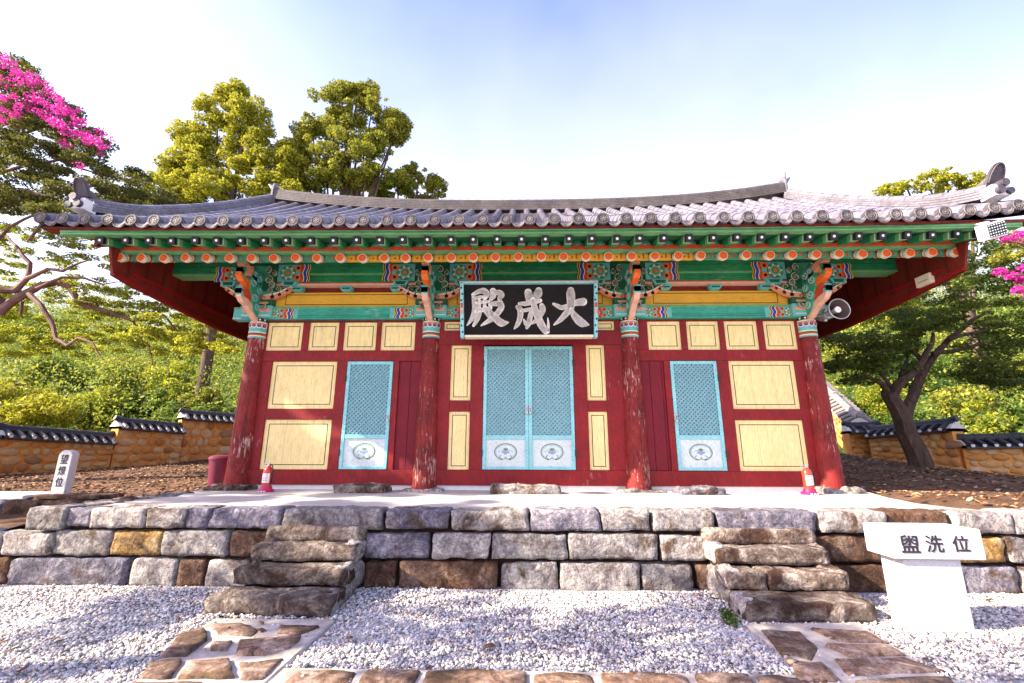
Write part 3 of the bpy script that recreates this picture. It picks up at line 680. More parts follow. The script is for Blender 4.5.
# ---- bracket clusters
def spiral(cx, cz, r, turns, a0, sgn, n=22):
    return [(cx+r*(1-.85*k/n)*math.cos(a0+sgn*turns*2*PI*k/n), cz+r*(1-.85*k/n)*math.sin(a0+sgn*turns*2*PI*k/n)) for k in range(n+1)]
def bracket(x, side):
    # core: stepped block out of the column
    mb = MB()
    mb.prism([(.05, 2.70), (-.20, 2.70), (-.30, 2.76), (-.36, 2.88), (-.40, 3.0), (-.47, 3.1), (-.50, 3.25), (-.44, 3.45), (.05, 3.45)], x-.055, x+.055, 0, 'x')
    mb.box(x-.26, x+.26, -.17, .0, 2.92, 3.02, IX['dgreen']); mb.box(x-.2, x+.2, -.175, 0, 2.93, 2.97, IX['peach'])
    mb.box(x-.30, x+.30, -.165, .0, 3.08, 3.16, 0); mb.box(x-.16, x+.16, -.175, 0, 3.02, 3.08, IX['redor'])
    mb.box(x-.27, x+.27, -.16, .0, 2.70, 2.91, IX['teal']); mb.box(x-.24, x+.24, -.168, 0, 2.80, 2.86, IX['peach']); mb.box(x-.24, x+.24, -.166, 0, 2.73, 2.745, IX['cream'])
    mb.box(x-.27, x+.27, -.160, .0, 3.16, 3.655, IX['dgreen']); mb.box(x-.17, x+.17, -.166, 0, 3.34, 3.62, 0)
    b = mb.build('bracket', PM('mgreen'), hall, bevel=.008)
    # projecting tongues: peach ox-tongue rising from the column head, orange one above
    mb = MB()
    def tongue(prof, w, m):
        n = len(prof)
        for i in range(n-1):
            (ya, za, ta), (yb, zb, tb) = prof[i], prof[i+1]
            vs = [(x+sx*w, y, z+sz*t_) for (y, z, t_) in ((ya, za, ta), (yb, zb, tb)) for sx in (-1, 1) for sz in (-1, 1)]
            mb.add(vs, [(0, 1, 3, 2), (4, 6, 7, 5), (0, 2, 6, 4), (1, 5, 7, 3), (0, 4, 5, 1), (2, 3, 7, 6)], m)
    tongue([(-.10, 2.66, .05), (-.22, 2.72, .06), (-.34, 2.80, .06), (-.46, 2.86, .055), (-.58, 2.88, .045), (-.66, 2.93, .03)], .045, IX['pink'])
    tongue([(-.62, 2.93, .035), (-.68, 2.985, .045), (-.66, 3.03, .035)], .055, IX['teal'])
    tongue([(-.10, 2.79, .03), (-.3, 2.91, .05), (-.44, 3.0, .05), (-.55, 3.06, .03)], .038, IX['redor'])
    tongue([(-.12, 3.05, .05), (-.32, 3.10, .06), (-.5, 3.16, .055), (-.66, 3.20, .045), (-.74, 3.25, .03)], .05, IX['orange'])
    tongue([(-.66, 3.22, .05), (-.72, 3.30, .055), (-.64, 3.36, .04)], .06, IX['mgreen'])
    tongue([(-.2, 3.3, .06), (-.44, 3.36, .07), (-.62, 3.42, .05), (-.72, 3.43, .03)], .055, IX['peach'])
    for sx in (-1, 1):
        mb.tube([(x+sx*.056, -.665, 3.0), (x+sx*.061, -.665, 3.0)], .016, 8, IX['blue'])
    mb.build('bracket_tongue', PM('mgreen'), b, bevel=.006)
    # scrollwork: sideways arms and spirals
    for s_ in (-1, 1):
        mb = MB()
        P = [(x+s_*.12, 3.03), (x+s_*.26, 3.05), (x+s_*.38, 3.09), (x+s_*.50, 3.16), (x+s_*.56, 3.19)]
        mb.stroke(P, [.05, .07, .06, .05, .02], -.185, -.12, IX['peach']); mb.stroke([(p[0], p[1]+.045) for p in P], [.02, .025, .02, .018, .01], -.19, -.12, IX['cream'])
        for (cx, cz, r) in ((.16, 3.36, .075), (.13, 3.53, .065), (.24, 3.47, .05), (.22, 3.26, .06), (.13, 2.88, .05)):
            sp = spiral(x+s_*cx, cz, r, 1.5, PI/2, -s_); mb.stroke(sp, [.030]*len(sp), -.178, -.15, IX['mgreen']); mb.stroke(sp, [.011]*len(sp), -.192, -.16, IX['cream'])
        for (cx, cz, r) in ((.20, 3.16, .055), (.34, 3.19, .06), (.45, 3.23, .045)):
            sp = spiral(x+s_*cx, cz, r, 1.3, -PI/2, s_); mb.stroke(sp, [.022]*len(sp), -.182, -.12, IX['mgreen']); mb.stroke(sp, [.010]*len(sp), -.188, -.12, IX['cream'])
        mb.prism([(x+s_*.42, 3.24), (x+s_*.62, 3.24), (x+s_*.66, 3.33), (x+s_*.38, 3.33)][::s_], -.2, -.12, IX['teal'])
        mb.prism([(x+s_*.45, 3.255), (x+s_*.59, 3.255), (x+s_*.61, 3.31), (x+s_*.43, 3.31)][::s_], -.205, -.12, IX['dgreen'])
        # spirals on the cheek of the projecting core
        X = x+s_*.057
        for (cy, cz, r) in ((-.24, 2.86, .07), (-.33, 3.0, .08), (-.24, 3.15, .07), (-.42, 3.22, .075), (-.28, 3.34, .07), (-.40, 3.38, .05)):
            for (w, m, o) in ((.016, 'cream', .009), (.034, 'teal', 0)):
                pts = [(X+s_*o, p[0], p[1]) for p in spiral(cy, cz, r, 1.4, .5, -1, 16)]; mb.tube(pts, w*.5, 5, IX[m])
        mb.build('scrollwork', PM('mgreen'), b)
for k, x in enumerate(CX): bracket(x, k)
# ---- rafters, flying rafters and eave boards
NR = 38; XR = [-6.08+12.16*i/(NR-1) for i in range(NR)]
def rafter_mesh():
    mb = MB(); tip = Vector((0, -1.15, 3.30)); tail = Vector((0, .45, 4.0)); d = (tail-tip).normalized()
    mb.tube([tip+d*.004, tip+d*.05], .061, 16, IX['teal']); mb.tube([tip+d*.05, tip+d*.075], .062, 16, IX['cream']); mb.tube([tip+d*.075, tip+d*.14], .061, 16, IX['redor']); mb.tube([tip+d*.14, tip+d*.16], .062, 16, IX['cream']); mb.tube([tip+d*.16, tip+d*.26], .061, 16, IX['lgreen']); mb.tube([tip+d*.26, tail], .060, 16, 0)
    # flower on the end grain, facing the yard
    def fd(r, m, o, cx=0, cz=0, n=14): mb.disc(cx, tip.z+.0+cz, r, tip.y-.022-o, tip.y+.03, n, m)
    fd(.066, IX['cream'], .004, n=16); fd(.060, IX['orange'], .007, n=16)
    for k in range(8):
        a = 2*PI*k/8; fd(.010, IX['redor'], .010, .034*math.cos(a), .034*math.sin(a), 8)
    fd(.010, IX['redor'], .012, n=8)
    return mb
def fly_mesh():
    mb = MB(); c0 = Vector((0, -1.52, 3.405)); c1 = Vector((0, -.7, 3.585)); d = (c1-c0).normalized(); n = Vector((0, -d.z, d.y))
    def seg(a, b, m, h=.048): mb.obox(c0+d*(a+b)/2, (h, 0, 0), d*((b-a)/2), n*h, m)
    seg(0, .05, IX['black']); seg(.05, .075, IX['mgreen'], .0475); seg(.075, .09, IX['cream'], .048); seg(.09, .16, IX['lgreen'], .0475); seg(.16, (c1-c0).length, 0, .047)
    e = c0-d*.0
    P = [e+Vector((.019*math.cos(a), 0, 0))+n*.019*math.sin(a)-d*.004 for a in np.linspace(0, 2*PI, 11)[:-1]]
    Pb = [p+d*.01 for p in P]; k = len(P)
    mb.add(P+Pb, [tuple(range(k))]+[(i, (i+1) % k, (i+1) % k+k, i+k) for i in range(k)], IX['white'])
    return mb
r0 = rafter_mesh().build('rafter', PM('green'), hall, smooth=True)
f0 = fly_mesh().build('flying_rafter', PM('green'), hall)
for i, X in enumerate(XR):
    dz = lift(X)
    for o, base in ((r0, 'rafter'), (f0, 'flying_rafter')):
        XX = X + (.0 if base == 'rafter' else .04 if abs(X) < 6 else 0)
        if i == 0: c = o
        else: c = o.copy(); COL.objects.link(c); c.parent = hall
        c.location = (XX+random.uniform(-.012, .012), random.uniform(-.008, .008), dz+random.uniform(-.003, .003))
def strip(name, y0, y1, z0, z1, mat, xr, bev=.004):
    mb = MB(); N = 24; vs = []; fs = []
    for i in range(N+1):
        X = -xr+2*xr*i/N; l = lift(X)
        vs += [(X, y0, z0+l), (X, y1, z0+l), (X, y1, z1+l), (X, y0, z1+l)]
    for i in range(N):
        for k in range(4): fs.append((i*4+k, i*4+(k+1) % 4, i*4+4+(k+1) % 4, i*4+4+k))
    fs += [(0, 3, 2, 1), (N*4, N*4+1, N*4+2, N*4+3)]; mb.add(vs, fs); return mb.build(name, mat, hall)
strip('eave_strip', -1.158, -1.09, 3.376, 3.415, M['lgreen'], 6.22); strip('eave_strip', -1.175, -1.09, 3.416, 3.47, M['redor'], 6.22)
strip('eave_board', -1.58, -1.48, 3.462, 3.487, M['lgreen'], 6.62); strip('eave_board', -1.59, -1.48, 3.489, 3.52, M['lgreen'], 6.62)
strip('tile_batten', -1.60, -1.45, 3.522, 3.565, M['plank'], 6.86)
# boards above rafters
def slope(name, pts, mat, xr):
    mb = MB(); N = 24; vs = []; fs = []; n = len(pts)
    for i in range(N+1):
        X = -xr+2*xr*i/N; l = lift(X)
        for (y, z) in pts: vs.append((X, y, z+l))
    for i in range(N):
        for k in range(n-1): fs.append((i*n+k, i*n+k+1, (i+1)*n+k+1, (i+1)*n+k))
    mb.add(vs, fs); return mb.build(name, mat, hall)
slope('soffit', [(-1.10, 3.41), (.5, 4.10), (.5, 4.13), (-1.10, 3.44)], M['sofit'], 6.1)
slope('flying_soffit', [(-1.50, 3.465), (-.7, 3.64), (-.7, 3.67), (-1.50, 3.485)], M['dgreen'], 6.2)
# painted arcs on the board between flying rafters (centre part) as little half discs on the strip
mb = MB()
for i in range(NR-1):
    X = (XR[i]+XR[i+1])/2+.04; l = lift(X)
    if abs(X) < 3.4:
        for r, m, o in ((.075, 'lgreen', 0), (.062, 'mgreen', .003), (.03, 'teal', .006)):
            mb.prism([(X+r*math.cos(a), 3.472+l+r*math.sin(a)) for a in np.linspace(0, PI, 9)], -1.165-o, -1.12, IX[m])
    else:
        for dx in (-.045, 0, .045): mb.box(X+dx-.010, X+dx+.010, -1.165, -1.12, 3.472+l, 3.55+l, IX['redor' if dx == 0 else 'lgreen'])
    mb.box(XR[i]+.10, XR[i+1]-.02, -1.15, -1.12, 3.472+l, 3.56+l, IX['dgreen'])
    # small wedge boards between rafters
    Xr = (XR[i]+XR[i+1])/2
    mb.box(XR[i]+.06, XR[i+1]-.06, -1.06, -1.0, 3.30+l, 3.42+l, IX['mgreen'] if abs(X) > 2.6 else IX['ochre'])
    mb.disc(Xr-.03, 3.335+l, .018, -1.066, -1.02, 7, IX['redor']); mb.box(Xr+.02, Xr+.045, -1.064, -1.02, 3.31+l, 3.40+l, IX['redor'])
mb.build('eave_filler', PM('mgreen'), hall)
# ---- gable windboards
YR, ZR = 2.55, 6.12
def prof(u):   # roof surface profile u 0..1 from eave to ridge (concave)
    y = -1.62+(YR+1.62)*u; z = 3.60+(ZR-3.60)*(.86*u+.14*u*u); return y, z
for s_ in (-1, 1):
    X = s_*6.12; top_ = [prof(u) for u in np.linspace(.06, 1, 12)]; topz = [(y, z-.14) for y, z in top_]
    low = [(6.3, 3.0), (5.2, 2.88), (2.4, 2.86), (1.2, 2.86), (0, 2.93), (-.9, 3.0), (-1.2, 3.04)]
    back = [(2*YR-y, z) for y, z in topz[::-1]][1:]
    mb = MB(); poly = topz+back+low
    mb.prism(poly, X-.02, X+.02, 0, 'x')
    y = -1.0
    while y < 6: mb.box(X-s_*.024-.003, X-s_*.02+.003, y, y+.05, 3.10, 3.55+max(0, y)*.5, 1); y += .33
    w = mb.build('windboard', [M['plank'], M['plank2']], hall)
    mb = MB()
    for (a, b) in zip(low[:-1], low[1:]):
        vs = []
        mb.obox((X, (a[0]+b[0])/2, (a[1]+b[1])/2+.03), (.035, 0, 0), (0, (b[0]-a[0])/2, (b[1]-a[1])/2), (0, 0, .03))
    mb.box(X-.06, X+.06, -.9, 6, 3.14, 3.19); mb.build('lower_rail', M['redh'], w)
    # bargeboard above the windboard
    mb = MB(); bp = [prof(u) for u in np.linspace(.03, 1, 12)]
    mb.prism([(y, z-.06) for y, z in bp]+[(y, z-.33-(.05 if i > 9 else 0)) for i, (y, z) in list(enumerate(bp))[::-1]], X+s_*.045-.024, X+s_*.045+.024, 0, 'x'); mb.build('bargeboard', M['plank'], hall)
M_dummy = None
# ---- tiled roof
XE = 6.68
def surf(x, u, front=True):
    y, z = prof(u); l = (.05*(abs(x)/6.4)**3+(.10*max(0, (x-4.6)/2)**2 if x > 0 else .03*max(0, (-x-5)/2)**2))*(1-u)+.30*(abs(x)/6.3)**2.3*u*u
    return Vector((x, y, z+l)) if front else Vector((x, 2*YR-y, z+l))
NT_ROW = 43; SP = 2*6.88/(NT_ROW-1)
def roof_front():
    mb = MB(); NTL = 17
    for r in range(NT_ROW):
        X = -6.88+SP*r; jit = random.uniform(-.008, .008)
        for k in range(NTL):          # cover tiles: overlapping half pipes
            u0, u1 = k/NTL, (k+1.12)/NTL; a0 = surf(X, u0); a1 = surf(X, min(u1, 1.0)); vs = []; n = 8
            d = (a1-a0).normalized(); nn = Vector((0, -d.z, d.y)); ra, rb = .080+random.uniform(-.002, .002), .070
            for (p, rr) in ((a0, ra), (a1, rb)):
                for j in range(n+1):
                    a = PI*(-.08+1.16*j/n); vs.append(p+Vector((jit+rr*math.cos(a), 0, 0))+nn*(.032+rr*math.sin(a)))
            fs = [(j, j+1, n+1+j+1, n+1+j) for j in range(n)]
            if k == 0: pass
            mb.add(vs, fs, 0)
            # thin rim at the lower edge
            vs2 = vs[:n+1]+[v-nn*.016*math.sin(PI*j/n)-Vector((.016*math.cos(PI*j/n), 0, 0)) for j, v in enumerate(vs[:n+1])]
            mb.add(vs2, [(j, j+1, n+1+j+1, n+1+j) for j in range(n)], 0)
        if r < NT_ROW-1:
            for k in range(NTL):      # pan tiles: concave sheets, each lapping the next
                u0, u1 = k/NTL, (k+1.1)/NTL; vs = []; n = 6
                for uu, dz in ((u0, .020), (min(u1, 1), -.004)):
                    p = surf(X+SP/2, uu)
                    for j in range(n+1):
                        t_ = -1+2*j/n; vs.append(p+Vector((t_*SP*.44, 0, dz+.03-.045*(1-t_*t_))))
                mb.add(vs, [(j, j+1, n+1+j+1, n+1+j) for j in range(n)], 0)
                vs2 = [v for v in vs[:n+1]]+[v-Vector((0, -.004, .02)) for v in vs[:n+1]]
                mb.add(vs2, [(j, j+1, n+1+j+1, n+1+j) for j in range(n)], 0)
    return mb
roof = roof_front().build('roof', [M['tile'], M['tileend']], hall, smooth=True)
# under-roof bed and rear slope
mb = MB()
for front in (True, False):
    N = 20; K = 10; vs = []; fs = []
    for i in range(N+1):
        for k in range(K+1): vs.append(surf(-6.88+13.76*i/N, k/K, front)-Vector((0, 0, .012 if front else -.02)))
    for i in range(N):
        for k in range(K): fs.append((i*(K+1)+k, i*(K+1)+k+1, (i+1)*(K+1)+k+1, (i+1)*(K+1)+k))
    mb.add(vs, fs, 0)
    vs = [v-Vector((0, 0, .10)) for v in vs]; mb.add(vs, fs, 0)
for s_ in (-1, 1):
    for front in (True, False):
        for k in range(10):
            a, b = surf(s_*6.88, k/10, front), surf(s_*6.88, (k+1)/10, front); mb.add([a, b, b-Vector((0, 0, .12)), a-Vector((0, 0, .12))], [(0, 1, 2, 3)], 0)
mb.build('roof_bed', M['bed'] if 'bed' in M else M['plank'], roof)
# eave end tiles: round roundels and hanging crescents
for r in range(NT_ROW):
    X = -6.88+SP*r; p = surf(X, 0)+Vector((random.uniform(-.006, .006), -.02, .034))
    mb = MB(); cx, cz, y = p.x, p.z, p.y
    mb.disc(cx, cz, .086, y-.024, y+.05, 20, 0); y -= .02
    ring = [(cx+.072*math.cos(a), cz+.072*math.sin(a)) for a in np.linspace(0, 2*PI, 21)]; mb.stroke(ring, [.017]*21, y-.014, y-.002, 1)
    ring = [(cx+.040*math.cos(a), cz+.040*math.sin(a)) for a in np.linspace(0, 2*PI, 15)]; mb.stroke(ring, [.007]*15, y-.011, y-.002, 1)
    mb.disc(cx, cz, .013, y-.013, y-.002, 8, 1)
    for k in range(6): a = k*PI/3+.3; mb.disc(cx+.025*math.cos(a), cz+.025*math.sin(a), .008, y-.010, y-.002, 6, 1)
    mb.build('eave_tile_roundel', [M['dtile'], M['tileend']], roof, smooth=True)
    if r < NT_ROW-1:
        c = surf(X+SP/2, 0); mb = MB(); n = 12; up = []; lo = []
        tl = random.uniform(-.006, .006)
        for j in range(n+1):
            t_ = -1+2*j/n; up.append((c.x+t_*SP*.34, c.z+.035-.045*(1-t_*t_)+tl*t_)); lo.append((c.x+t_*SP*.34, c.z+.030-.112*(1-abs(t_)**2.2)+tl*t_))
        y = c.y-.012
        vs = [(q[0], y, q[1]) for q in up]+[(q[0], y-.012-.02*(1-(j/n*2-1)**2), q[1]) for j, q in enumerate(lo)]; vb = [(v[0], v[1]+.022, v[2]) for v in vs]
        m1 = n+1; fs = [(j, j+1, m1+j+1, m1+j) for j in range(n)]; fb = [(j+2*m1, j+1+2*m1, 3*m1+j+1, 3*m1+j) for j in range(n)]
        ed = [(m1+j, m1+j+1, 3*m1+j+1, 3*m1+j) for j in range(n)]
        mb.add(vs+vb, fs+fb+ed, 0)
        mb.tube([(q[0], y-.018-.02*(1-(j/n*2-1)**2), q[1]+.008) for j, q in enumerate(lo)], .006, 5, 1)
        mb.tube([(q[0]*.8+c.x*.2, y-.016-.012*(1-(j/n*2-1)**2), (q[1]+up[j][1])/2) for j, q in enumerate(lo)], .005, 5, 1)
        mb.build('eave_drip_tile', [M['tileend'], M['tile']], roof, smooth=True)
# ---- main ridge: layered flat tiles with round capping
def layered_ridge(name, path_, w, h, nl, parent, capr, jump=.3):
    """path_ : list of Vector base points; layers stacked upwards"""
    mb = MB(); N = len(path_)
    T = [(path_[min(i+1, N-1)]-path_[max(i-1, 0)]).normalized() for i in range(N)]
    for L in range(nl):
        z0, z1 = h*L/nl, h*(L+.80)/nl; ww = w*(1-.12*L/nl)
        for (za, zb, wq, m) in ((z0, z1, ww, 0), (z1, h*(L+1)/nl, ww-.022, 1)):
            vs = []
            for p, t_ in zip(path_, T):
                a = t_.cross(Vector((0, 0, 1))).normalized()*wq/2
                for s_ in (-1, 1):
                    for z in (za, zb): vs.append(p+a*s_+Vector((0, 0, z)))
            fs = []
            for i in range(N-1):
                b = i*4; fs += [(b, b+1, b+5, b+4), (b+2, b+6, b+7, b+3), (b+1, b+3, b+7, b+5), (b, b+4, b+6, b+2)]
            fs += [(0, 2, 3, 1), ((N-1)*4, (N-1)*4+1, (N-1)*4+3, (N-1)*4+2)]; mb.add(vs, fs, m)
    # joints across the layers
    d = 0; k = 0
    for i in range(N-1):
        seg = (path_[i+1]-path_[i]).length; d += seg
        if d > .16:
            d = 0; k += 1; L = (k*3+k//2) % nl; a = T[i].cross(Vector((0, 0, 1))).normalized(); p = path_[i]
            zc = h*(L+.4)/nl; mb.obox(p+Vector((0, 0, zc)), T[i]*.004, a*(w*(1-.12*L/nl)/2+.001), Vector((0, 0, h*.4/nl)), 1)
    # round cap tiles
    i = 0
    step = max(1, int(jump/((path_[1]-path_[0]).length+1e-6)))
    while i < N-1:
        j = min(i+step, N-1); a, b = path_[i]+Vector((0, 0, h)), path_[j]+Vector((0, 0, h)); mb.tube([a-T[i]*.01, b+T[i]*.01], [capr*1.04, capr*.94], 12, 0); i = j
    return mb.build(name, [M['rtile'] if name == 'main_ridge' else M['tile'], M['bed']], parent, smooth=True)
rp = []
for i in range(121):
    X = -6.16+12.32*i/120; p = surf(X, 1.0); q = (abs(X)/6.16); p.z += .015+.10*q**4*(1.25 if X > 0 else .8); rp.append(p)
ridge = layered_ridge('main_ridge', rp, .26, .26, 6, roof, .07)
for s_, e in ((-1, rp[0]), (1, rp[-1])):
    mb = MB(); P = [(e.y-.15, e.z), (e.y-.15, e.z+.3), (e.y-.10, e.z+.42), (e.y, e.z+.48), (e.y+.10, e.z+.42), (e.y+.15, e.z+.3), (e.y+.15, e.z)]
    mb.prism(P, e.x+s_*.01, e.x+s_*.05, 0, 'x'); mb.prism([(p[0]*.8+e.y*.2, p[1]*.85+e.z*.15) for p in P], e.x+s_*.051, e.x+s_*.065, 1, 'x')
    mb.tube([e+Vector((0, 0, .3)), e+Vector((s_*.12, 0, .36)), e+Vector((s_*.22, 0, .46))], [.07, .06, .02], 8, 0)
    mb.build('ridge_end_tile', [M['tile'], M['tileend']], roof, smooth=True)
# descending gable ridges
for s_ in (-1, 1):
    for front in (True, False):
        pth = []
        for k in range(41):
            u = .10+.88*k/40; p = surf(s_*(6.84-.62*u**.8), u, front); p.z += .05+.12*max(0, 1-(u-.10)/.25)**2; pth.append(p)
        layered_ridge('gable_ridge', pth, .25, .17, 4, roof, .072)
        if front:
            e = pth[0]; mb = MB(); d = -1
            # plastered nose with two small tiles and upturned end tile
            mb.obox(e+Vector((0, -.06, .055)), (.115, 0, 0), (0, .10, 0), (0, 0, .085), 2)
            mb.tube([e+Vector((-.06*s_, -.22, .03)), e+Vector((-.06*s_, .0, .05))], .055, 12, 0); mb.tube([e+Vector((.09*s_, -.20, .02)), e+Vector((.09*s_, 0, .04))], .05, 12, 0)
            mb.tube([e+Vector((0, -.24, .13)), e+Vector((0, 0, .15))], .055, 12, 0)
            mb.build('plastered_nose', [M['dtile'], M['tileend'], M['plaster']], roof, smooth=True)
            # leaf-shaped end tile leaning outward over the nose
            mb = MB(); n = 16; P = []
            for q in range(n+1):
                a = PI*q/n; P.append(Vector((e.x+.115*math.cos(a), 0, .0+.26*math.sin(a)**.8)))
            base = e+Vector((0, -.10, .19)); tilt = -.5
            vs = [Vector((p.x, base.y+tilt*p.z-.0, base.z+p.z)) for p in P]; vb = [v+Vector((0, .04, .008)) for v in vs]; m1 = n+1
            mb.add(vs+vb, [tuple(range(m1)), tuple(range(2*m1-1, m1-1, -1))]+[(j, (j+1) % m1, (j+1) % m1+m1, j+m1) for j in range(m1)], 0)
            mb.tube([Vector((e.x+(v.x-e.x)*.86, v.y-.008, base.z+(v.z-base.z)*.88+.01)) for v in vs], .010, 6, 1)
            mb.build('gable_end_tile', [M['dtile'], M['rtile']], roof, smooth=True)
            # sweep of the capping up to the end tile
            mb = MB(); mb.tube([e+Vector((0, .35, .19)), e+Vector((0, .12, .23)), e+Vector((0, -.06, .30)), e+Vector((0, -.14, .38))], [.072, .07, .055, .02], 10, 0); mb.build('swept_cap_tile', M['rtile'], roof, smooth=True)
# lightning pin on the ridge end
mb = MB(); e = rp[-1]; mb.tube([e+Vector((.12, 0, .3)), e+Vector((.13, 0, .62))], .010, 6); mb.build('ridge_pin', M['ironrust'], roof)

# ================================================================== THINGS ON AND BY THE HALL
sign = thing('name_board', 'black board with three large white characters in a turquoise frame above the central doors', 'sign', (0, -.5, 2.28))
sx0, sx1, sz0, sz1 = -1.07, 1.05, 2.265, 3.145; ylean = .10    # top leans towards the yard
def lean(mb):
    for i, v in enumerate(mb.v): mb.v[i] = (v[0]*(1+.02*(v[2]-sz0)), v[1]-ylean*(v[2]-sz0)/(sz1-sz0), v[2])
mb = MB(); mb.box(sx0+.05, sx1-.05, -.43, -.39, sz0+.04, sz1-.02); 
lean(mb); mb.build('board', M['signblack'], sign)
for nm, (a, b, c, d) in (('side', (sx0, sx0+.05, sz0, sz1)), ('side', (sx1-.05, sx1, sz0, sz1))):
    mb = MB(); mb.box(a, b, -.50, -.38, c, d, 0)
    for k in range(8):
        z = sz0+.08+k*.10
        if k in (3, 4): mb.box(a+.008, b-.008, -.504, -.49, z-.02, z+.06, 2 if k == 3 else 3); continue
        mb.disc((a+b)/2+.008*(-1)**k, z, .016, -.505, -.49, 7, 1)
    lean(mb); mb.build('frame_side', [M['teal2'], M['line'], M['peach'], M['redor']], sign)
mb = MB(); mb.box(sx0+.065, sx1-.065, -.52, -.38, sz0-.005, sz0+.03); lean(mb); mb.build('frame_bottom', M['palewood'] if 'palewood' in M else M['cream'], sign, bevel=.004)
mb = MB(); mb.box(sx0-.01, sx1+.01, -.50, -.38, sz1-.03, sz1+.005); mb.box(sx0-.012, sx1+.012, -.505, -.40, sz1-.012, sz1-.002, 1); lean(mb); mb.build('frame_top', [M['teal2'], M['peach']], sign)
def sg(px, py): return (sx0+(px-42)/(965-42)*(sx1-sx0), sz1-(py-66)/(415-66)*(sz1-sz0))
KS = (sx1-sx0)/(965-42)
GL = {
 'char_da': [([(672, 203), (700, 215), (730, 226), (790, 208), (840, 193), (872, 190)], [14, 22, 26, 24, 38, 44]), ([(788, 118), (788, 140), (790, 200), (782, 235), (750, 270), (715, 305), (675, 333)], [38, 48, 44, 40, 34, 26, 8]), ([(788, 235), (812, 275), (840, 305), (868, 325), (912, 335)], [16, 36, 46, 44, 4])],
 'char_seong': [([(500, 128), (506, 155), (512, 188)], [40, 44, 36]), ([(572, 118), (566, 140), (545, 170)], [38, 48, 26]), ([(440, 200), (480, 200), (530, 192), (582, 182)], [16, 26, 26, 22]), ([(428, 222), (446, 240), (446, 285), (428, 330), (405, 358)], [22, 34, 30, 26, 6]), ([(455, 246), (490, 240), (524, 232)], [16, 20, 14]), ([(522, 235), (515, 275), (505, 320), (490, 352)], [16, 26, 30, 16]), ([(470, 300), (482, 325), (500, 340)], [8, 20, 14]), ([(532, 180), (545, 230), (562, 280), (590, 335), (620, 380)], [30, 34, 38, 42, 28]), ([(632, 290), (636, 330), (634, 378)], [3, 14, 18]), ([(592, 215), (598, 240), (580, 275), (548, 310), (515, 330)], [28, 34, 30, 22, 5])],
 'char_jeon': [([(125, 142), (165, 122), (200, 118), (220, 138), (215, 158)], [18, 26, 34, 34, 20]), ([(140, 165), (175, 158), (212, 158)], [18, 18, 18]), ([(128, 145), (134, 190), (136, 240), (120, 290), (84, 335)], [18, 26, 28, 26, 6]), ([(150, 195), (190, 190), (232, 186)], [16, 18, 14]), ([(168, 172), (168, 240)], [16, 20]), ([(206, 170), (204, 240)], [18, 20]), ([(146, 246), (195, 238), (246, 226)], [20, 24, 18]), ([(170, 256), (155, 295), (128, 338)], [24, 26, 14]), ([(205, 250), (228, 268), (240, 290)], [14, 26, 14]), ([(262, 120), (262, 150), (240, 182)], [34, 34, 12]), ([(265, 132), (300, 130), (318, 145), (304, 172), (318, 190)], [20, 30, 36, 20, 16]), ([(240, 206), (280, 200), (312, 205), (318, 225), (290, 262), (245, 300), (180, 338)], [18, 26, 32, 32, 30, 30, 6]), ([(232, 228), (250, 262), (285, 298), (320, 322), (366, 318)], [12, 28, 40, 42, 5])]}
for nm, st in GL.items():
    mb = MB()
    for i, (pts, ws) in enumerate(st):
        # densify for smooth brush edges
        P = [sg(*p) for p in pts]; W = [w*KS*1.22 for w in ws]; PP = []; WW = []
        for a in range(len(P)-1):
            for q in range(4):
                t_ = q/4; p0, p1, p2, p3 = P[max(a-1, 0)], P[a], P[a+1], P[min(a+2, len(P)-1)]
                cr = lambda c: .5*((2*p1[c])+(-p0[c]+p2[c])*t_+(2*p0[c]-5*p1[c]+4*p2[c]-p3[c])*t_**2+(-p0[c]+3*p1[c]-3*p2[c]+p3[c])*t_**3)
                PP.append((cr(0), cr(1))); WW.append(W[a]*(1-t_)+W[a+1]*t_)
        PP.append(P[-1]); WW.append(W[-1]); mb.stroke(PP, WW, -.442-.0011*i, -.42, 0)
    lean(mb); mb.build('painted_character', M['glyph'], sign)
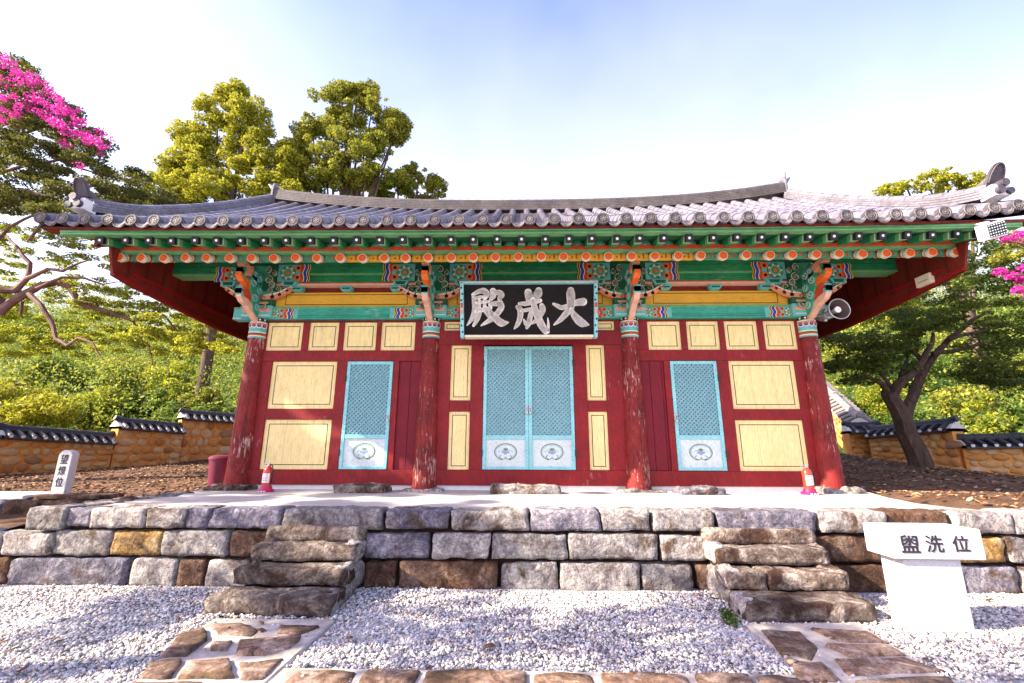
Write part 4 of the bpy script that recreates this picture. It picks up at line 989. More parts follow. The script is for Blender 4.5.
# extinguishers
def extinguisher(x, y, lbl):
    t_ = thing('fire_extinguisher', lbl, 'fire extinguisher', (x, y, -.035), 'fire extinguishers beside the corner columns')
    z = -.035; mb = MB()
    mb.tube([(x, y, z), (x, y, z+.03), (x, y, z+.035), (x, y, z+.075)], [.115, .115, .085, .078], 20, 0)
    for k in range(3): mb.box(x-.05+k*.04, x-.03+k*.04, y-.12, y-.10, z+.006, z+.024, 1)
    mb.build('stand', [M['standpink'], M['white']], t_, smooth=True)
    mb = MB(); mb.tube([(x, y, z+.05), (x, y, z+.30), (x, y, z+.335), (x, y, z+.355), (x, y, z+.37)], [.066, .066, .052, .03, .022], 20, 0)
    # paper label wrapped on the front
    vs = []; n = 8
    for zz in (z+.13, z+.26):
        for k in range(n+1): a = -PI/2+(-.9+1.8*k/n); vs.append((x+.0675*math.cos(a), y+.0675*math.sin(a), zz))
    mb.add(vs, [(k, k+1, n+1+k+1, n+1+k) for k in range(n)], 1)
    for zz in (.155, .18, .205, .235):
        vs = []
        for z2 in (z+zz, z+zz+.008):
            for k in range(5): a = -PI/2+(-.6+1.2*k/4); vs.append((x+.0685*math.cos(a), y+.0685*math.sin(a), z2))
        mb.add(vs, [(k, k+1, 5+k+1, 5+k) for k in range(4)], 2)
    mb.build('cylinder', [M['extred'], M['white'], M['redor']], t_, smooth=True)
    mb = MB(); mb.box(x-.018, x+.018, y-.02, y+.02, z+.365, z+.395); mb.box(x-.075, x+.02, y-.01, y+.01, z+.395, z+.407); mb.obox((x-.03, y, z+.372), (.045, 0, -.012), (0, .008, 0), (0, 0, .005)); mb.build('valve_handle', M['steel'], t_)
    mb = MB(); mb.tube([(x+.02, y, z+.38), (x+.06, y-.01, z+.37), (x+.082, y-.02, z+.30), (x+.08, y-.02, z+.2), (x+.075, y-.02, z+.12)], [.008, .008, .008, .008, .014], 8); mb.build('hose', M['black'], t_, smooth=True)
extinguisher(-3.85, -.45, 'red fire extinguisher on a pink stand, below the pale panel near the purple bin'); extinguisher(3.96, -.45, 'red fire extinguisher on a pink stand beside the corner column nearest the dark tree')
# door steps
for i, (a, b, k, l) in enumerate(((-2.80, -2.05, 'S', 'brown rough stone step lying before the door on the purple bin side'), (-.585, .45, 'G', 'long pale stone step before the central double door'), (2.09, 2.74, 'P', 'dark purple stone step before the door nearest the loudspeaker'))):
    mb = MB(); stone_mesh(mb, a, b, -.62, -.22, -.06, .075 if i < 2 else .06, seed=900+i, r=.05, amp=.02); o = mb.build('door_step', SK[k], None, smooth='all'); tag(o, l, 'stone step', 'stone steps in front of the doors')
# bin
mb = MB(); bx, by, bz = -5.42, .85, -.08
b = thing('plastic_bin', 'purple red plastic bin standing behind the corner column', 'bin', (bx, by, bz))
M['bin'] = flat('purple_plastic', (.13, .012, .035), .45, .4)
mb.tube([(bx, by, bz), (bx, by, bz+.47)], [.15, .19], 24, 0); mb.build('body', M['bin'], b, smooth=True)
mb = MB(); mb.tube([(bx, by, bz+.47), (bx, by, bz+.50), (bx, by, bz+.53), (bx, by, bz+.545)], [.205, .205, .17, .08], 24, 0); mb.build('lid', M['bin'], b, smooth=True)
# loudspeaker (horn) on the bracket
hx, hy, hz = 4.79, -.5, 2.70; t_ = thing('loudspeaker', 'grey horn loudspeaker mounted beside the corner column under the gable', 'loudspeaker', (hx, hy+.4, hz))
mb = MB(); n = 24; pr = [(0, .16), (.02, .155), (.06, .13), (.13, .09), (.22, .06), (.30, .045)]
mb.tube([(hx, hy+d, hz) for d, r in pr], [r for d, r in pr], n, 0, caps=False); mb.tube([(hx, hy+d+.004, hz) for d, r in pr], [r-.006 for d, r in pr], n, 1, caps=False)
ring = [(hx+.16*math.cos(a), hy, hz+.16*math.sin(a)) for a in np.linspace(0, 2*PI, 33)]; mb.tube(ring, .008, 6, 0)
mb.build('horn', [M['grey'] if 'grey' in M else M['steel'], flat('dark_horn_throat', (.10, .07, .06))], t_, smooth=True)
mb = MB(); mb.tube([(hx, hy+.03, hz), (hx, hy+.08, hz), (hx, hy+.25, hz)], [.05, .045, .02], 14, 0); mb.build('horn_cone', M['white'], t_, smooth=True)
mb = MB(); mb.tube([(hx, hy+.28, hz), (hx, hy+.46, hz)], .07, 14, 0); mb.build('driver', M['steel'], t_, smooth=True)
mb = MB(); mb.box(hx-.24, hx-.0, hy+.34, hy+.38, hz-.02, hz+.02); mb.box(hx-.02, hx+.02, hy+.34, hy+.38, hz-.1, hz+.1); mb.build('mounting_arm', M['steel'], t_)
# solar flood light under the eave corner
lx, ly, lz = 6.0, -1.75, 3.36; t_ = thing('solar_light', 'white box light with dark gridded face hanging under the eave corner', 'light', (lx, ly, lz))
ax = Vector((math.cos(.28), 0, math.sin(.28))); az = Vector((-math.sin(.28), -.25, math.cos(.28))).normalized(); ay = az.cross(ax).normalized()
def lb(mb, cx, cz, hw, hh, y0, y1, m): mb.obox(Vector((lx, ly, lz))+ax*cx+az*cz+ay*((y0+y1)/2), ax*hw, ay*abs(y1-y0)/2, az*hh, m)
sgn_ = -1 if ay.y > 0 else 1
mb = MB(); lb(mb, 0, 0, .18, .105, -.035, .035, 0); mb.build('housing', M['whiteplastic'] if 'whiteplastic' in M else M['white'], t_, bevel=.012)
mb = MB(); lb(mb, .045, 0, .12, .086, sgn_*.036, sgn_*.040, 0)
for i in range(7):
    for j in range(5): lb(mb, -.06+.036*i, -.07+.035*j, .008, .007, sgn_*.041, sgn_*.044, 1)
mb.build('panel', [M['purpledark'] if 'purpledark' in M else M['black'], M['lattback']], t_)
mb = MB(); p = Vector((lx, ly, lz)); mb.tube([p+az*.12+ay*-.0, p+Vector((0, .25, .20))], .012, 6); mb.tube([p-ax*.2-az*.12, p-ax*.23-az*.22, p-ax*.26-az*.25], .006, 6); mb.build('bracket', M['white'], t_)
# small cream junction box on the windboard
p = at(924, 281, x=6.05); mb = MB(); mb.box(6.03, 6.095, p.y-.13, p.y+.13, p.z-.07, p.z+.09, 0); mb.box(6.026, 6.032, p.y-.09, p.y+.09, p.z-.01, p.z+.004, 1); tag(mb.build('junction_box', [M['cream'], M['steel']], None, bevel=.006), 'small cream box fixed to the dark red gable boards', 'box')

# ---- inscribed stones
def glyph(mb, body, w, font_off=.012):
    c = bpy.data.curves.new('lettering', 'FONT'); c.body = body; c.size = 1; c.offset = .0
    o = bpy.data.objects.new('lettering', c); COL.objects.link(o); dg = bpy.context.evaluated_depsgraph_get()
    me = bpy.data.meshes.new_from_object(o.evaluated_get(dg)); V = [v.co.copy() for v in me.vertices]; F = [tuple(p.vertices) for p in me.polygons]
    bpy.data.objects.remove(o); return V, F
def letter(body, P, parent, mat, flip=False):
    V, F = glyph(None, body, 1)
    x0_, x1_ = min(v.x for v in V), max(v.x for v in V); z0_, z1_ = min(v.y for v in V), max(v.y for v in V)
    mb = MB()
    for q, (ox, oz) in enumerate(((0, 0), (.025, .0), (-.025, .0), (0, .022), (0, -.022))):
        vs = [Vector(P((v.x-x0_)/(x1_-x0_)+ox, (v.y-z0_)/(z1_-z0_)+oz))+Vector((0, -.0003*q, 0)) for v in V]; mb.add(vs, F, 0)
    o = mb.build('engraved_character', mat, parent); return o
tb = thing('inscribed_stone_table', 'white granite block table with three engraved characters standing on the gravel', 'stone table', (2.95, -3.35, GZ))
# slab, seen slightly turned: front edge right end nearer
rot = -.03
def T(u, v, w): return (2.63+u*math.cos(rot)-v*math.sin(rot), -3.56+u*math.sin(rot)+v*math.cos(rot), w)
def hexa(mb, u0, u1, v0, v1, z0, z1, m=0, inset=0):
    vs = [T(u0+inset*(1 if 0 else 0), v0, z0), T(u1, v0, z0), T(u1, v1, z0), T(u0, v1, z0), T(u0, v0, z1), T(u1, v0, z1), T(u1, v1, z1), T(u0, v1, z1)]
    mb.add(vs, [(0, 3, 2, 1), (4, 5, 6, 7), (0, 1, 5, 4), (1, 2, 6, 5), (2, 3, 7, 6), (3, 0, 4, 7)], m)
mb = MB(); hexa(mb, 0.015, .66, 0, .30, -.213, .0); mb.build('table_slab', M['granite'], tb, bevel=.006)
mb = MB(); hexa(mb, .09, .50, .03, .27, GZ-.03, -.213); mb.build('pedestal', M['granite'], tb, bevel=.008)
for i, (ch, a, b, c, d) in enumerate((('盥', .055, .185, -.165, -.045), ('洗', .235, .355, -.16, -.045), ('位', .425, .54, -.155, -.045))):
    letter(ch, lambda s_, t__, a=a, b=b, c=c, d=d: T(.015+a+(b-a)*s_, -.0025, c+(d-c)*t__), tb, M['ink'])
# upright marker and slab on the far-left stone bench
mk = thing('inscribed_stone_post', 'slim white granite post with engraved characters standing on the low stone bench', 'stone post', (-6.33, -1.0, -.02))
mb = MB(); x0_, x1_, y0_, y1_ = -6.46, -6.27, -1.03, -.92
mb.prism([(x0_, -.04), (x1_, -.04), (x1_, .49), (x1_-.03, .53), (x1_-.12, .55), (x0_+.03, .53), (x0_, .49)], y0_, y1_); mb.build('post', M['granite'], mk, bevel=.006)
for i, (ch, z) in enumerate((('望', .37), ('燎', .22), ('位', .07))):
    letter(ch, lambda s_, t__, z=z: (x0_+.045+.10*s_, y0_-.0025, z+.12*t__), mk, M['ink'])
bench = thing('stone_bench', 'low bench of dark rough stones topped by a white slab and a brown slab', 'stone bench', (-6.6, -1.1, -.27))
for i, (a, b, k) in enumerate(((-8.6, -7.75, 'B'), (-7.73, -7.2, 'B'), (-7.18, -6.7, 'P'), (-6.68, -6.2, 'B'), (-6.18, -5.7, 'B'), (-5.68, -5.25, 'G'))):
    mb = MB(); stone_mesh(mb, a, b, -1.42, -.8, -.30, -.075, seed=950+i, r=.05, amp=.02); mb.build('stone', SK[k], bench, smooth='all')
mb = MB(); mb.box(-8.4, -6.52, -1.3, -.75, -.073, -.018); mb.build('white_slab', M['granite'], bench, bevel=.008)
mb = MB(); stone_mesh(mb, -6.50, -5.62, -1.22, -.75, -.08, -.02, seed=960, r=.02, amp=.01); mb.build('brown_slab', M['stoneB'], bench, smooth='all')

# ================================================================== GARDEN WALLS
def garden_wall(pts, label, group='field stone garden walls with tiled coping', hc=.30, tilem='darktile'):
    """pts: list of (x, y, zbase, ztop) ; ztop is the top of the coping"""
    p0 = pts[0]; th = thing('garden_wall', label, 'garden wall', (p0[0], p0[1], p0[2]), group)
    body = MB(); st = MB(); cop = MB(); th2 = .19
    for (xa, ya, ba, ta), (xb, yb, bb, tb_) in zip(pts[:-1], pts[1:]):
        d = Vector((xb-xa, yb-ya, 0)); L = d.length; d.normalize(); nrm = Vector((d.y, -d.x, 0))
        mid_ = Vector(((xa+xb)/2, (ya+yb)/2, 0))
        if (Vector((CC.x, CC.y, 0))-mid_).dot(nrm) < 0: nrm = -nrm
        A, B = Vector((xa, ya, 0)), Vector((xb, yb, 0))
        vs = []
        for (p, b_, t__) in ((A, ba, ta), (B, bb, tb_)):
            for s_ in (-1, 1):
                for z in (b_-.3, t__-hc): vs.append(p+nrm*th2*s_+Vector((0, 0, z)))
        body.add(vs, [(0, 1, 3, 2), (4, 6, 7, 5), (0, 4, 5, 1), (2, 3, 7, 6), (1, 5, 7, 3), (0, 2, 6, 4)])
        # field stones bedded in the face
        rows = 5; rs = random.Random(int(xa*10))
        for r in range(rows):
            u = rs.uniform(.0, .1)
            while u < L-.05:
                w = rs.choice([.16, .22, .28, .40])*rs.uniform(.85, 1.15); uc = min(u+w/2, L-.05); f = uc/L
                b_ = ba+(bb-ba)*f; t__ = ta+(tb_-ta)*f-hc; H = t__-b_
                zc = b_+H*(r+.5)/rows+rs.uniform(-.015, .015); hz = H/rows*.52
                for fa in (1, -1):
                    c = A+d*uc+nrm*(th2+.0)*fa+Vector((0, 0, zc)); vs = []; n1, n2 = 9, 3
                    seedv = rs.random()*20
                    for i in range(n2+1):
                        for j in range(n1):
                            a = 2*PI*j/n1; k_ = math.cos(i/n2*PI/2)**.5 if i < n2 else 0
                            wob = 1+.34*noise.noise(Vector((math.cos(a)+seedv, math.sin(a), seedv)))
                            vs.append(c+d*(w*.52*k_*math.cos(a)*wob)+Vector((0, 0, hz*k_*math.sin(a)*wob))+nrm*fa*(.045*math.sin(i/n2*PI/2)))
                    fs = [(i*n1+j, i*n1+(j+1) % n1, (i+1)*n1+(j+1) % n1, (i+1)*n1+j) for i in range(n2) for j in range(n1)]
                    st.add(vs, fs)
                u += w+.025
        # coping: little pitched roof with pipes
        ang = .55; ow = .36
        def cp(f, s_, q, dz=0):  # q 0 edge ..1 crown
            t__ = ta+(tb_-ta)*f; return A+d*(L*f)+nrm*s_*ow*(1-q)+Vector((0, 0, t__-hc+.06+(hc-.13)*q+dz))
        for s_ in (-1, 1):
            vs = [cp(0, s_, 0, -.03), cp(0, s_, 1, -.03), cp(1, s_, 1, -.03), cp(1, s_, 0, -.03), cp(0, s_, 0, -.07), cp(1, s_, 0, -.07), cp(1, 0, 0, -.1), cp(0, 0, 0, -.1)]
            cop.add(vs, [(0, 1, 2, 3), (0, 3, 5, 4), (4, 5, 6, 7)], 0)
            n = max(2, int(L/.21))
            for k in range(n):
                f = (k+.5)/n; a, b = cp(f, s_, -.04, .01), cp(f, s_, .9, .01); cop.tube([a, b], [.052, .046], 8, 0)
                e = cp(f, s_, -.04, .01); cop.tube([e, e+nrm*s_*.012], .042, 8, 1)
        for k in range(max(1, int(L/.35))):
            n = max(1, int(L/.35)); cop.tube([cp(k/n, 1, 1, .03), cp((k+1.02)/n, 1, 1, .03)], [.085, .075], 10, 0)
            cop.tube([cp(k/n, 1, 1, -.02)+nrm*.05, cp((k+1)/n, 1, 1, -.02)+nrm*.05], .06, 8, 0)
        for f in (0, 1):       # plastered gable at each end
            s0 = d*(-.03 if f == 0 else .03); e = [cp(f, 1, .25, -.03)+s0, cp(f, 1, 1, .03)+s0, cp(f, -1, .25, -.03)+s0]
            cop.add(e+[p-s0*3 for p in e], [(0, 1, 2), (0, 1, 4, 3), (1, 2, 5, 4)], 1)
            up = cp(f, 1, 1, .04); cop.tube([up-s0*3, up+s0*2+Vector((0, 0, .05))], [.09, .075], 8, 0)
    body.build('wall_body', M['ochplaster'], th); st.build('field_stones', M['fieldstone'], th, smooth='all')
    cop.build('coping', [M[tilem], M['plaster']], th, smooth=True)
garden_wall([(-13.6, .9, -.35, 1.14), (-12.5, 3.3, -.22, 1.10), (-11.75, 5.5, -.06, .98)], 'lowest orange stone garden wall with dark coping behind the inscribed post')
garden_wall([(-11.72, 5.55, -.08, 1.42), (-11.0, 7.1, .05, 1.34)], 'orange stone garden wall one level up, between the lowest wall and the bin')
garden_wall([(-11.1, 7.15, .05, 1.78), (-9.6, 9.0, .2, 1.72)], 'highest short stretch of pale orange garden wall beside the red corner column')
garden_wall([(10.35, 4.1, -.06, .93), (14.2, 3.1, -.30, 1.02)], 'low ochre garden wall with dark coping at the picture edge beyond the dark tree')
garden_wall([(9.85, 6.0, .33, 1.22), (10.4, 4.05, -.02, 1.33)], 'ochre field stone garden wall directly behind the trunk of the dark tree')
garden_wall([(9.45, 6.5, .36, 1.36), (10.25, 6.3, .33, 1.36)], 'short stub of garden wall between the trunk wall and the sunlit climbing wall')
garden_wall([(10.2, 6.9, .4, 1.62), (10.75, 8.6, 1.2, 2.5), (11.3, 10.6, 2.2, 3.6), (12.2, 13.5, 3.6, 5.0)], 'bright sunlit garden wall climbing the hill next to the corner column nearest the dark tree', tilem='tileend')  # paler coping tile than the other walls: sunlight put into the colour
# ================================================================== VEGETATION
def leaves(name, C, Rr_, n, size, mat, parent=None, updir=.35, nside=4, shell=.5, aspect=.55):
    """C (K,3) clump centres, Rr_ (K,3) radii ; n leaves in all"""
    C = np.asarray(C, float); Rr_ = np.asarray(Rr_, float); vol = (Rr_.prod(1))**.67; w = vol/vol.sum()
    k = rng.choice(len(C), n, p=w); dv = rng.normal(size=(n, 3)); dv /= np.linalg.norm(dv, axis=1)[:, None]
    rad = rng.random(n)**(1/3); rad = shell+(1-shell)*rad
    P = C[k]+dv*Rr_[k]*rad[:, None]*(1+.12*rng.normal(size=(n, 1)))
    nr = rng.normal(size=(n, 3)); nr[:, 2] += updir*3; nr /= np.linalg.norm(nr, axis=1)[:, None]
    t = np.cross(nr, rng.normal(size=(n, 3))); t /= np.linalg.norm(t, axis=1)[:, None]; b = np.cross(nr, t)
    s = size*(.6+.8*rng.random((n, 1)))
    V = np.stack([P-t*s, P-b*s*aspect+nr*s*.15, P+t*s, P+b*s*aspect+nr*s*.15], 1)
    return npmesh(name, V, 4, mat, parent)
def clumps(centres, k, spread, r, flatk=.6):
    out = []; rad = []
    for (c, R_) in centres:
        for i in range(k):
            v = rng.normal(size=3); v /= np.linalg.norm(v); q = rng.random()**.4*(1.18 if rng.random() < .25 else 1)
            out.append(np.array(c)+v*np.array(R_)*q*spread); rr = r*(.35+1.1*rng.random()**1.6); rad.append((rr*(.8+.5*rng.random()), rr, rr*flatk))
    return np.array(out), np.array(rad)
def A3(px, py, Y, dy=0): p = at(px, py, y=Y); return (p.x, p.y+dy, p.z)
# two tall broadleaf trees behind the roof
def tall_tree(label, blobs, Y, trunkpx, n, size, mat, base, group=None, k=16, r=.55, name='broadleaf_tree'):
    x0 = A3(trunkpx, 200, Y)[0]; th = thing(name, label, 'tree', (x0, Y, gh(x0, Y)-.2), group)
    cen = []; s = (Y+7.2)/449
    for (px, py, rx, ry) in blobs:
        c = A3(px, py, Y, rng.uniform(-.3, .3)*rx*s); cen.append((c, (rx*s, rx*s*.8, ry*s)))
    mb = MB(); top_ = max(c[0][2] for c in cen)
    hh = [(x0, Y, gh(x0, Y)-.3), (x0+.1, Y, gh(x0, Y)+2), (x0-.05, Y+.05, (gh(x0, Y)+top_)/2), (x0+.1, Y, top_-.3)]
    mb.tube(hh, [.30, .24, .17, .04], 10)
    for (c, R_) in cen:
        f = rng.uniform(.35, .7); s0 = Vector(hh[1]).lerp(Vector(hh[2]), f); m_ = s0.lerp(Vector(c), .5)+Vector((0, 0, -.15)); mb.tube([s0, m_, Vector(c), Vector(c)+Vector((rng.uniform(-.4, .4), 0, R_[2]*.6))], [.11, .07, .035, .01], 7)
    mb.build('trunk', M['bark'], th, smooth=True)
    c, r_ = clumps(cen, k, 1.0, r, .7); leaves('crown', c, r_, n, size, mat, th, shell=.35)
tall_tree('tall yellow-green tree behind the roof, the one nearer the magenta blossoms', [(232, 95, 14, 18), (215, 118, 30, 24), (248, 120, 26, 24), (190, 138, 22, 20), (225, 145, 40, 26), (262, 148, 30, 24), (188, 165, 22, 22), (215, 175, 40, 26), (262, 175, 34, 24), (240, 190, 60, 20), (185, 190, 20, 16), (285, 165, 16, 30), (175, 178, 14, 18), (205, 200, 60, 14), (280, 195, 30, 12)], 13, 232, 90000, .070, M['leafY'], 0, 'tall trees behind the roof', k=46, r=.34)
tall_tree('airy dark and yellow tree behind the roof, next to the small dark treetop', [(335, 105, 26, 20), (370, 110, 28, 20), (395, 130, 16, 16), (310, 125, 18, 18), (345, 140, 30, 20), (375, 150, 22, 16), (325, 165, 26, 18), (355, 178, 26, 14), (310, 185, 24, 12), (350, 92, 18, 8), (350, 120, 44, 20), (345, 160, 46, 22), (300, 150, 12, 26), (320, 180, 40, 16), (375, 178, 34, 14), (398, 120, 12, 10), (365, 92, 16, 8)], 14, 345, 72000, .072, M['leafM'], 0, 'tall trees behind the roof', k=34, r=.32)
tall_tree('small dark green treetop showing just above the roof beside the airy tree', [(412, 176, 18, 12), (434, 184, 15, 9), (398, 186, 18, 10), (380, 190, 14, 8), (420, 192, 30, 8)], 16, 415, 16000, .07, M['leafM'], 0, None, k=26, r=.26)
tall_tree('pale yellow treetop showing above the far end of the roof', [(945, 180, 14, 14), (905, 187, 22, 8), (925, 184, 16, 10), (970, 182, 14, 8), (890, 190, 14, 6), (940, 195, 50, 8)], 12, 940, 9000, .055, M['leafY'], 0, None, k=22, r=.2)
# big flowering tree: limbs and flat sprays
def limb(mb, pxs, Y0, dY, r0_, r1_):
    P = []; n = len(pxs)
    for i, (px, py) in enumerate(pxs): P.append(Vector(A3(px, py, Y0+dY*i/(n-1))))
    # smooth + wiggle
    Q_ = []; 
    for i in range(n-1):
        for q in range(4):
            t__ = q/4; p = P[i].lerp(P[i+1], t__); Q_.append(p+Vector((noise.noise(p*2), noise.noise(p*2+Vector((5, 0, 0))), noise.noise(p*2+Vector((0, 7, 0)))))*.05)
    Q_.append(P[-1]); mb.tube(Q_, [r0_+(r1_-r0_)*i/(len(Q_)-1) for i in range(len(Q_))], 8); return Q_
Z4 = 4.267
def zc(l): return [(x/Z4, 200+y/Z4) for x, y in l]
cm = thing('flowering_tree', 'spreading magenta-flowering tree with bare winding limbs at the edge nearest the inscribed post', 'tree', (-11.6, 1.3, -.1))
mb = MB(); tips = []
tr = Vector((-11.6, 1.3, -.15))
mb.tube([tr, tr+Vector((.1, -.05, .7)), tr+Vector((.35, -.1, 1.35)), Vector(A3(-60, 335, 1.2)), Vector(A3(0, 300, 1.1))], [.26, .22, .19, .16, .13], 10)
mb.tube([tr+Vector((.15, 0, 1.0)), Vector(A3(-60, 250, 1.2)), Vector(A3(-45, 150, 1.3)), Vector(A3(-30, 90, 1.3))], [.17, .13, .09, .03], 9)
L1 = zc([(0, 490), (50, 440), (100, 400), (170, 360), (240, 350), (300, 370), (345, 440), (430, 468), (490, 485), (560, 515), (640, 498), (700, 490), (760, 560)])
tips += limb(mb, L1, 1.1, .9, .085, .018)
tips += limb(mb, zc([(0, 380), (60, 385), (110, 330), (130, 270), (80, 200), (20, 150)]), 1.1, .3, .075, .02)
tips += limb(mb, zc([(110, 330), (200, 295), (270, 300), (330, 275), (390, 255)]), 1.2, -.2, .045, .012)
tips += limb(mb, zc([(120, 400), (180, 450), (215, 520), (240, 590), (285, 622), (340, 588), (400, 620), (440, 680)]), 1.1, -.3, .05, .012)
tips += limb(mb, zc([(150, 375), (260, 330), (360, 330), (440, 360), (520, 350)]), 1.2, .4, .035, .010)
tips += limb(mb, zc([(95, 440), (88, 490)]), 1.1, 0, .03, .02)
tips += limb(mb, zc([(560, 515), (590, 580), (640, 620), (650, 700)]), 1.8, 0, .022, .008)
tips += limb(mb, zc([(640, 500), (690, 440), (700, 400)]), 1.9, 0, .018, .006)
tips += limb(mb, zc([(300, 370), (320, 420), (400, 440)]), 1.3, 0, .02, .008)
tips += limb(mb, [(-10, 215), (20, 190), (45, 196), (85, 188), (110, 170)], 1.2, .2, .045, .012)
tips += limb(mb, [(-20, 180), (25, 165), (60, 160), (100, 175), (140, 182)], 1.3, .3, .04, .01)
tips += limb(mb, [(30, 240), (60, 200), (100, 205)], 1.2, .0, .03, .01)
tips += limb(mb, [(-20, 260), (10, 225), (40, 215), (60, 225)], 1.2, .0, .04, .012)
tips += limb(mb, [(-30, 130), (10, 140), (50, 125), (80, 135)], 1.2, .0, .04, .012)
mb.build('trunk', M['mbark'], cm, smooth=True)
def inside(px, py): return py > 48+px*.86+rng.uniform(-6, 5)
cl = []; rd = []
def spray(px, py, Y, R_, k=1, fl=.28): cl.append(A3(px, py, Y)); rd.append((R_, R_*.8, R_*fl))
for i in range(520):
    px = rng.uniform(-60, 190); py = rng.uniform(45, 215)
    if inside(px, py) and py < 212-.0*px: spray(px, py, 1.3+rng.uniform(-.9, 1.5), rng.uniform(.16, .34))
c, r_ = np.array(cl), np.array(rd); leaves('crown', c, r_, 90000, .030, M['leafT'], cm, updir=.4, shell=.2)
cl = []; rd = []
for i in range(420):
    px = rng.uniform(-40, 235); py = rng.uniform(225, 355)
    if py < 235+.55*px or rng.random() < .5:
        if not (px > 95 and py < 235+.62*(px-89)-5): spray(px, py, 1.6+rng.uniform(-.3, 1.2), rng.uniform(.12, .26))
    elif rng.random() < .5: spray(px, py, 2.4, .2)
c, r_ = np.array(cl), np.array(rd); leaves('lower_foliage', c, r_, 42000, .030, M['leafL'], cm, updir=.5, shell=.2)
cl = []; rd = []
for i in range(170):
    f = rng.random(); px = -45+f*145+rng.normal()*9; py = 68+f*76-10*math.sin(f*3)+rng.normal()*17+(10 if px < 20 else 0)
    if inside(px, py-8): cl.append(A3(px+3, py-8, .45+rng.uniform(-.5, .3))); r0_ = rng.uniform(.04, .13); rd.append((r0_, r0_, r0_*.8))
for i in range(16): cl.append(A3(rng.uniform(-10, 20), rng.uniform(90, 115)+10, .8)); rd.append((.1, .1, .08))
c, r_ = np.array(cl), np.array(rd); leaves('blossom', c, r_, 8500, .017, M['flower'], cm, updir=.1, shell=.3, aspect=.9)
# dark spreading tree on the other side
dt = thing('spreading_tree', 'dark spreading tree with a leaning forked trunk in front of the ochre garden wall', 'tree', (9.5, 3.5, 0))
ZR4 = 4.19
def zr(l): return [(780+x/ZR4, 280+y/ZR4) for x, y in l]
mb = MB(); YT = 3.3
limb(mb, zr([(600, 840), (590, 760), (560, 690), (520, 600), (490, 520), (455, 465)]), YT, 0, .24, .15)
limb(mb, zr([(515, 600), (545, 530), (575, 450), (600, 380), (650, 310), (720, 240), (800, 170), (880, 120)]), YT, .3, .13, .03)
limb(mb, zr([(470, 490), (500, 440), (550, 395), (600, 340), (635, 260), (640, 220)]), YT, -.4, .12, .03)
limb(mb, zr([(455, 465), (430, 430), (395, 412), (350, 400)]), YT, -.3, .08, .03)
limb(mb, zr([(495, 450), (510, 390), (530, 320), (500, 270)]), YT, .5, .05, .015)
limb(mb, zr([(600, 350), (560, 300), (530, 270), (470, 250)]), YT, .2, .06, .015)
limb(mb, zr([(480, 460), (420, 380), (330, 340), (250, 330)]), YT, -.5, .05, .012)
limb(mb, zr([(640, 310), (740, 290), (840, 270), (930, 290)]), YT, -.3, .06, .015)
limb(mb, zr([(700, 250), (800, 220), (900, 200), (1000, 190)]), YT, .2, .05, .015)
mb.build('trunk', M['bark'], dt, smooth=True)
cl = []; rd = []
def layer(x0_, x1_, yt, yb, n, slope_=0, R0=.16, R1=.34, dY=1.0):
    for i in range(n):
        f = rng.random(); px = x0_+(x1_-x0_)*f; py = rng.uniform(yt, yb)+slope_*f; cl.append(A3(px, py, YT+rng.uniform(-dY, dY))); q = rng.uniform(R0, R1); rd.append((q, q*.9, q*.3))
layer(822, 925, 333, 352, 45); layer(828, 915, 352, 374, 38); layer(845, 890, 372, 384, 8)
layer(900, 1060, 300, 330, 60); layer(915, 1080, 268, 300, 70, -14); layer(945, 1080, 240, 275, 50, -6); layer(960, 1080, 340, 382, 60); layer(975, 1080, 318, 345, 40); layer(870, 950, 312, 332, 22); layer(985, 1080, 375, 388, 20)
leaves('crown', np.array(cl), np.array(rd), 46000, .038, M['leafD'], dt, updir=.5, shell=.2)
# magenta blossoms at the picture edge
ft = thing('flowering_tree', 'magenta-flowering tree whose blossoms reach past the dark tree under the box light', 'tree', (13.2, 1.4, -.1))
mb = MB(); mb.tube([(13.2, 1.4, -.3), (13.1, 1.4, 1.2), (12.6, 1.3, 2.6), (12.2, 1.2, 3.8)], [.14, .12, .09, .04], 8)
limb(mb, [(1120, 300), (1060, 280), (1010, 275)], 1.2, 0, .05, .01); limb(mb, [(1110, 280), (1050, 250), (1000, 240)], 1.2, 0, .05, .01); mb.build('trunk', M['mbark'], ft, smooth=True)
cl = [A3(px, py, 1.2+rng.uniform(-.3, .3)) for px, py in ((1000, 272), (1012, 276), (1022, 280), (1018, 290), (1024, 268), (1018, 235), (1008, 240), (1022, 242), (1035, 270), (1045, 285), (1030, 295), (998, 235))]
leaves('blossom', cl, [(.10, .1, .07)]*len(cl), 1400, .024, M['flower'], ft, updir=.1, shell=.3, aspect=.9)
cl = [A3(rng.uniform(985, 1100), rng.uniform(228, 262), 1.5+rng.uniform(-.3, .5)) for i in range(34)]
leaves('crown', cl, [(.16, .16, .08)]*len(cl), 4200, .032, M['leafM'], ft, updir=.4, shell=.2)
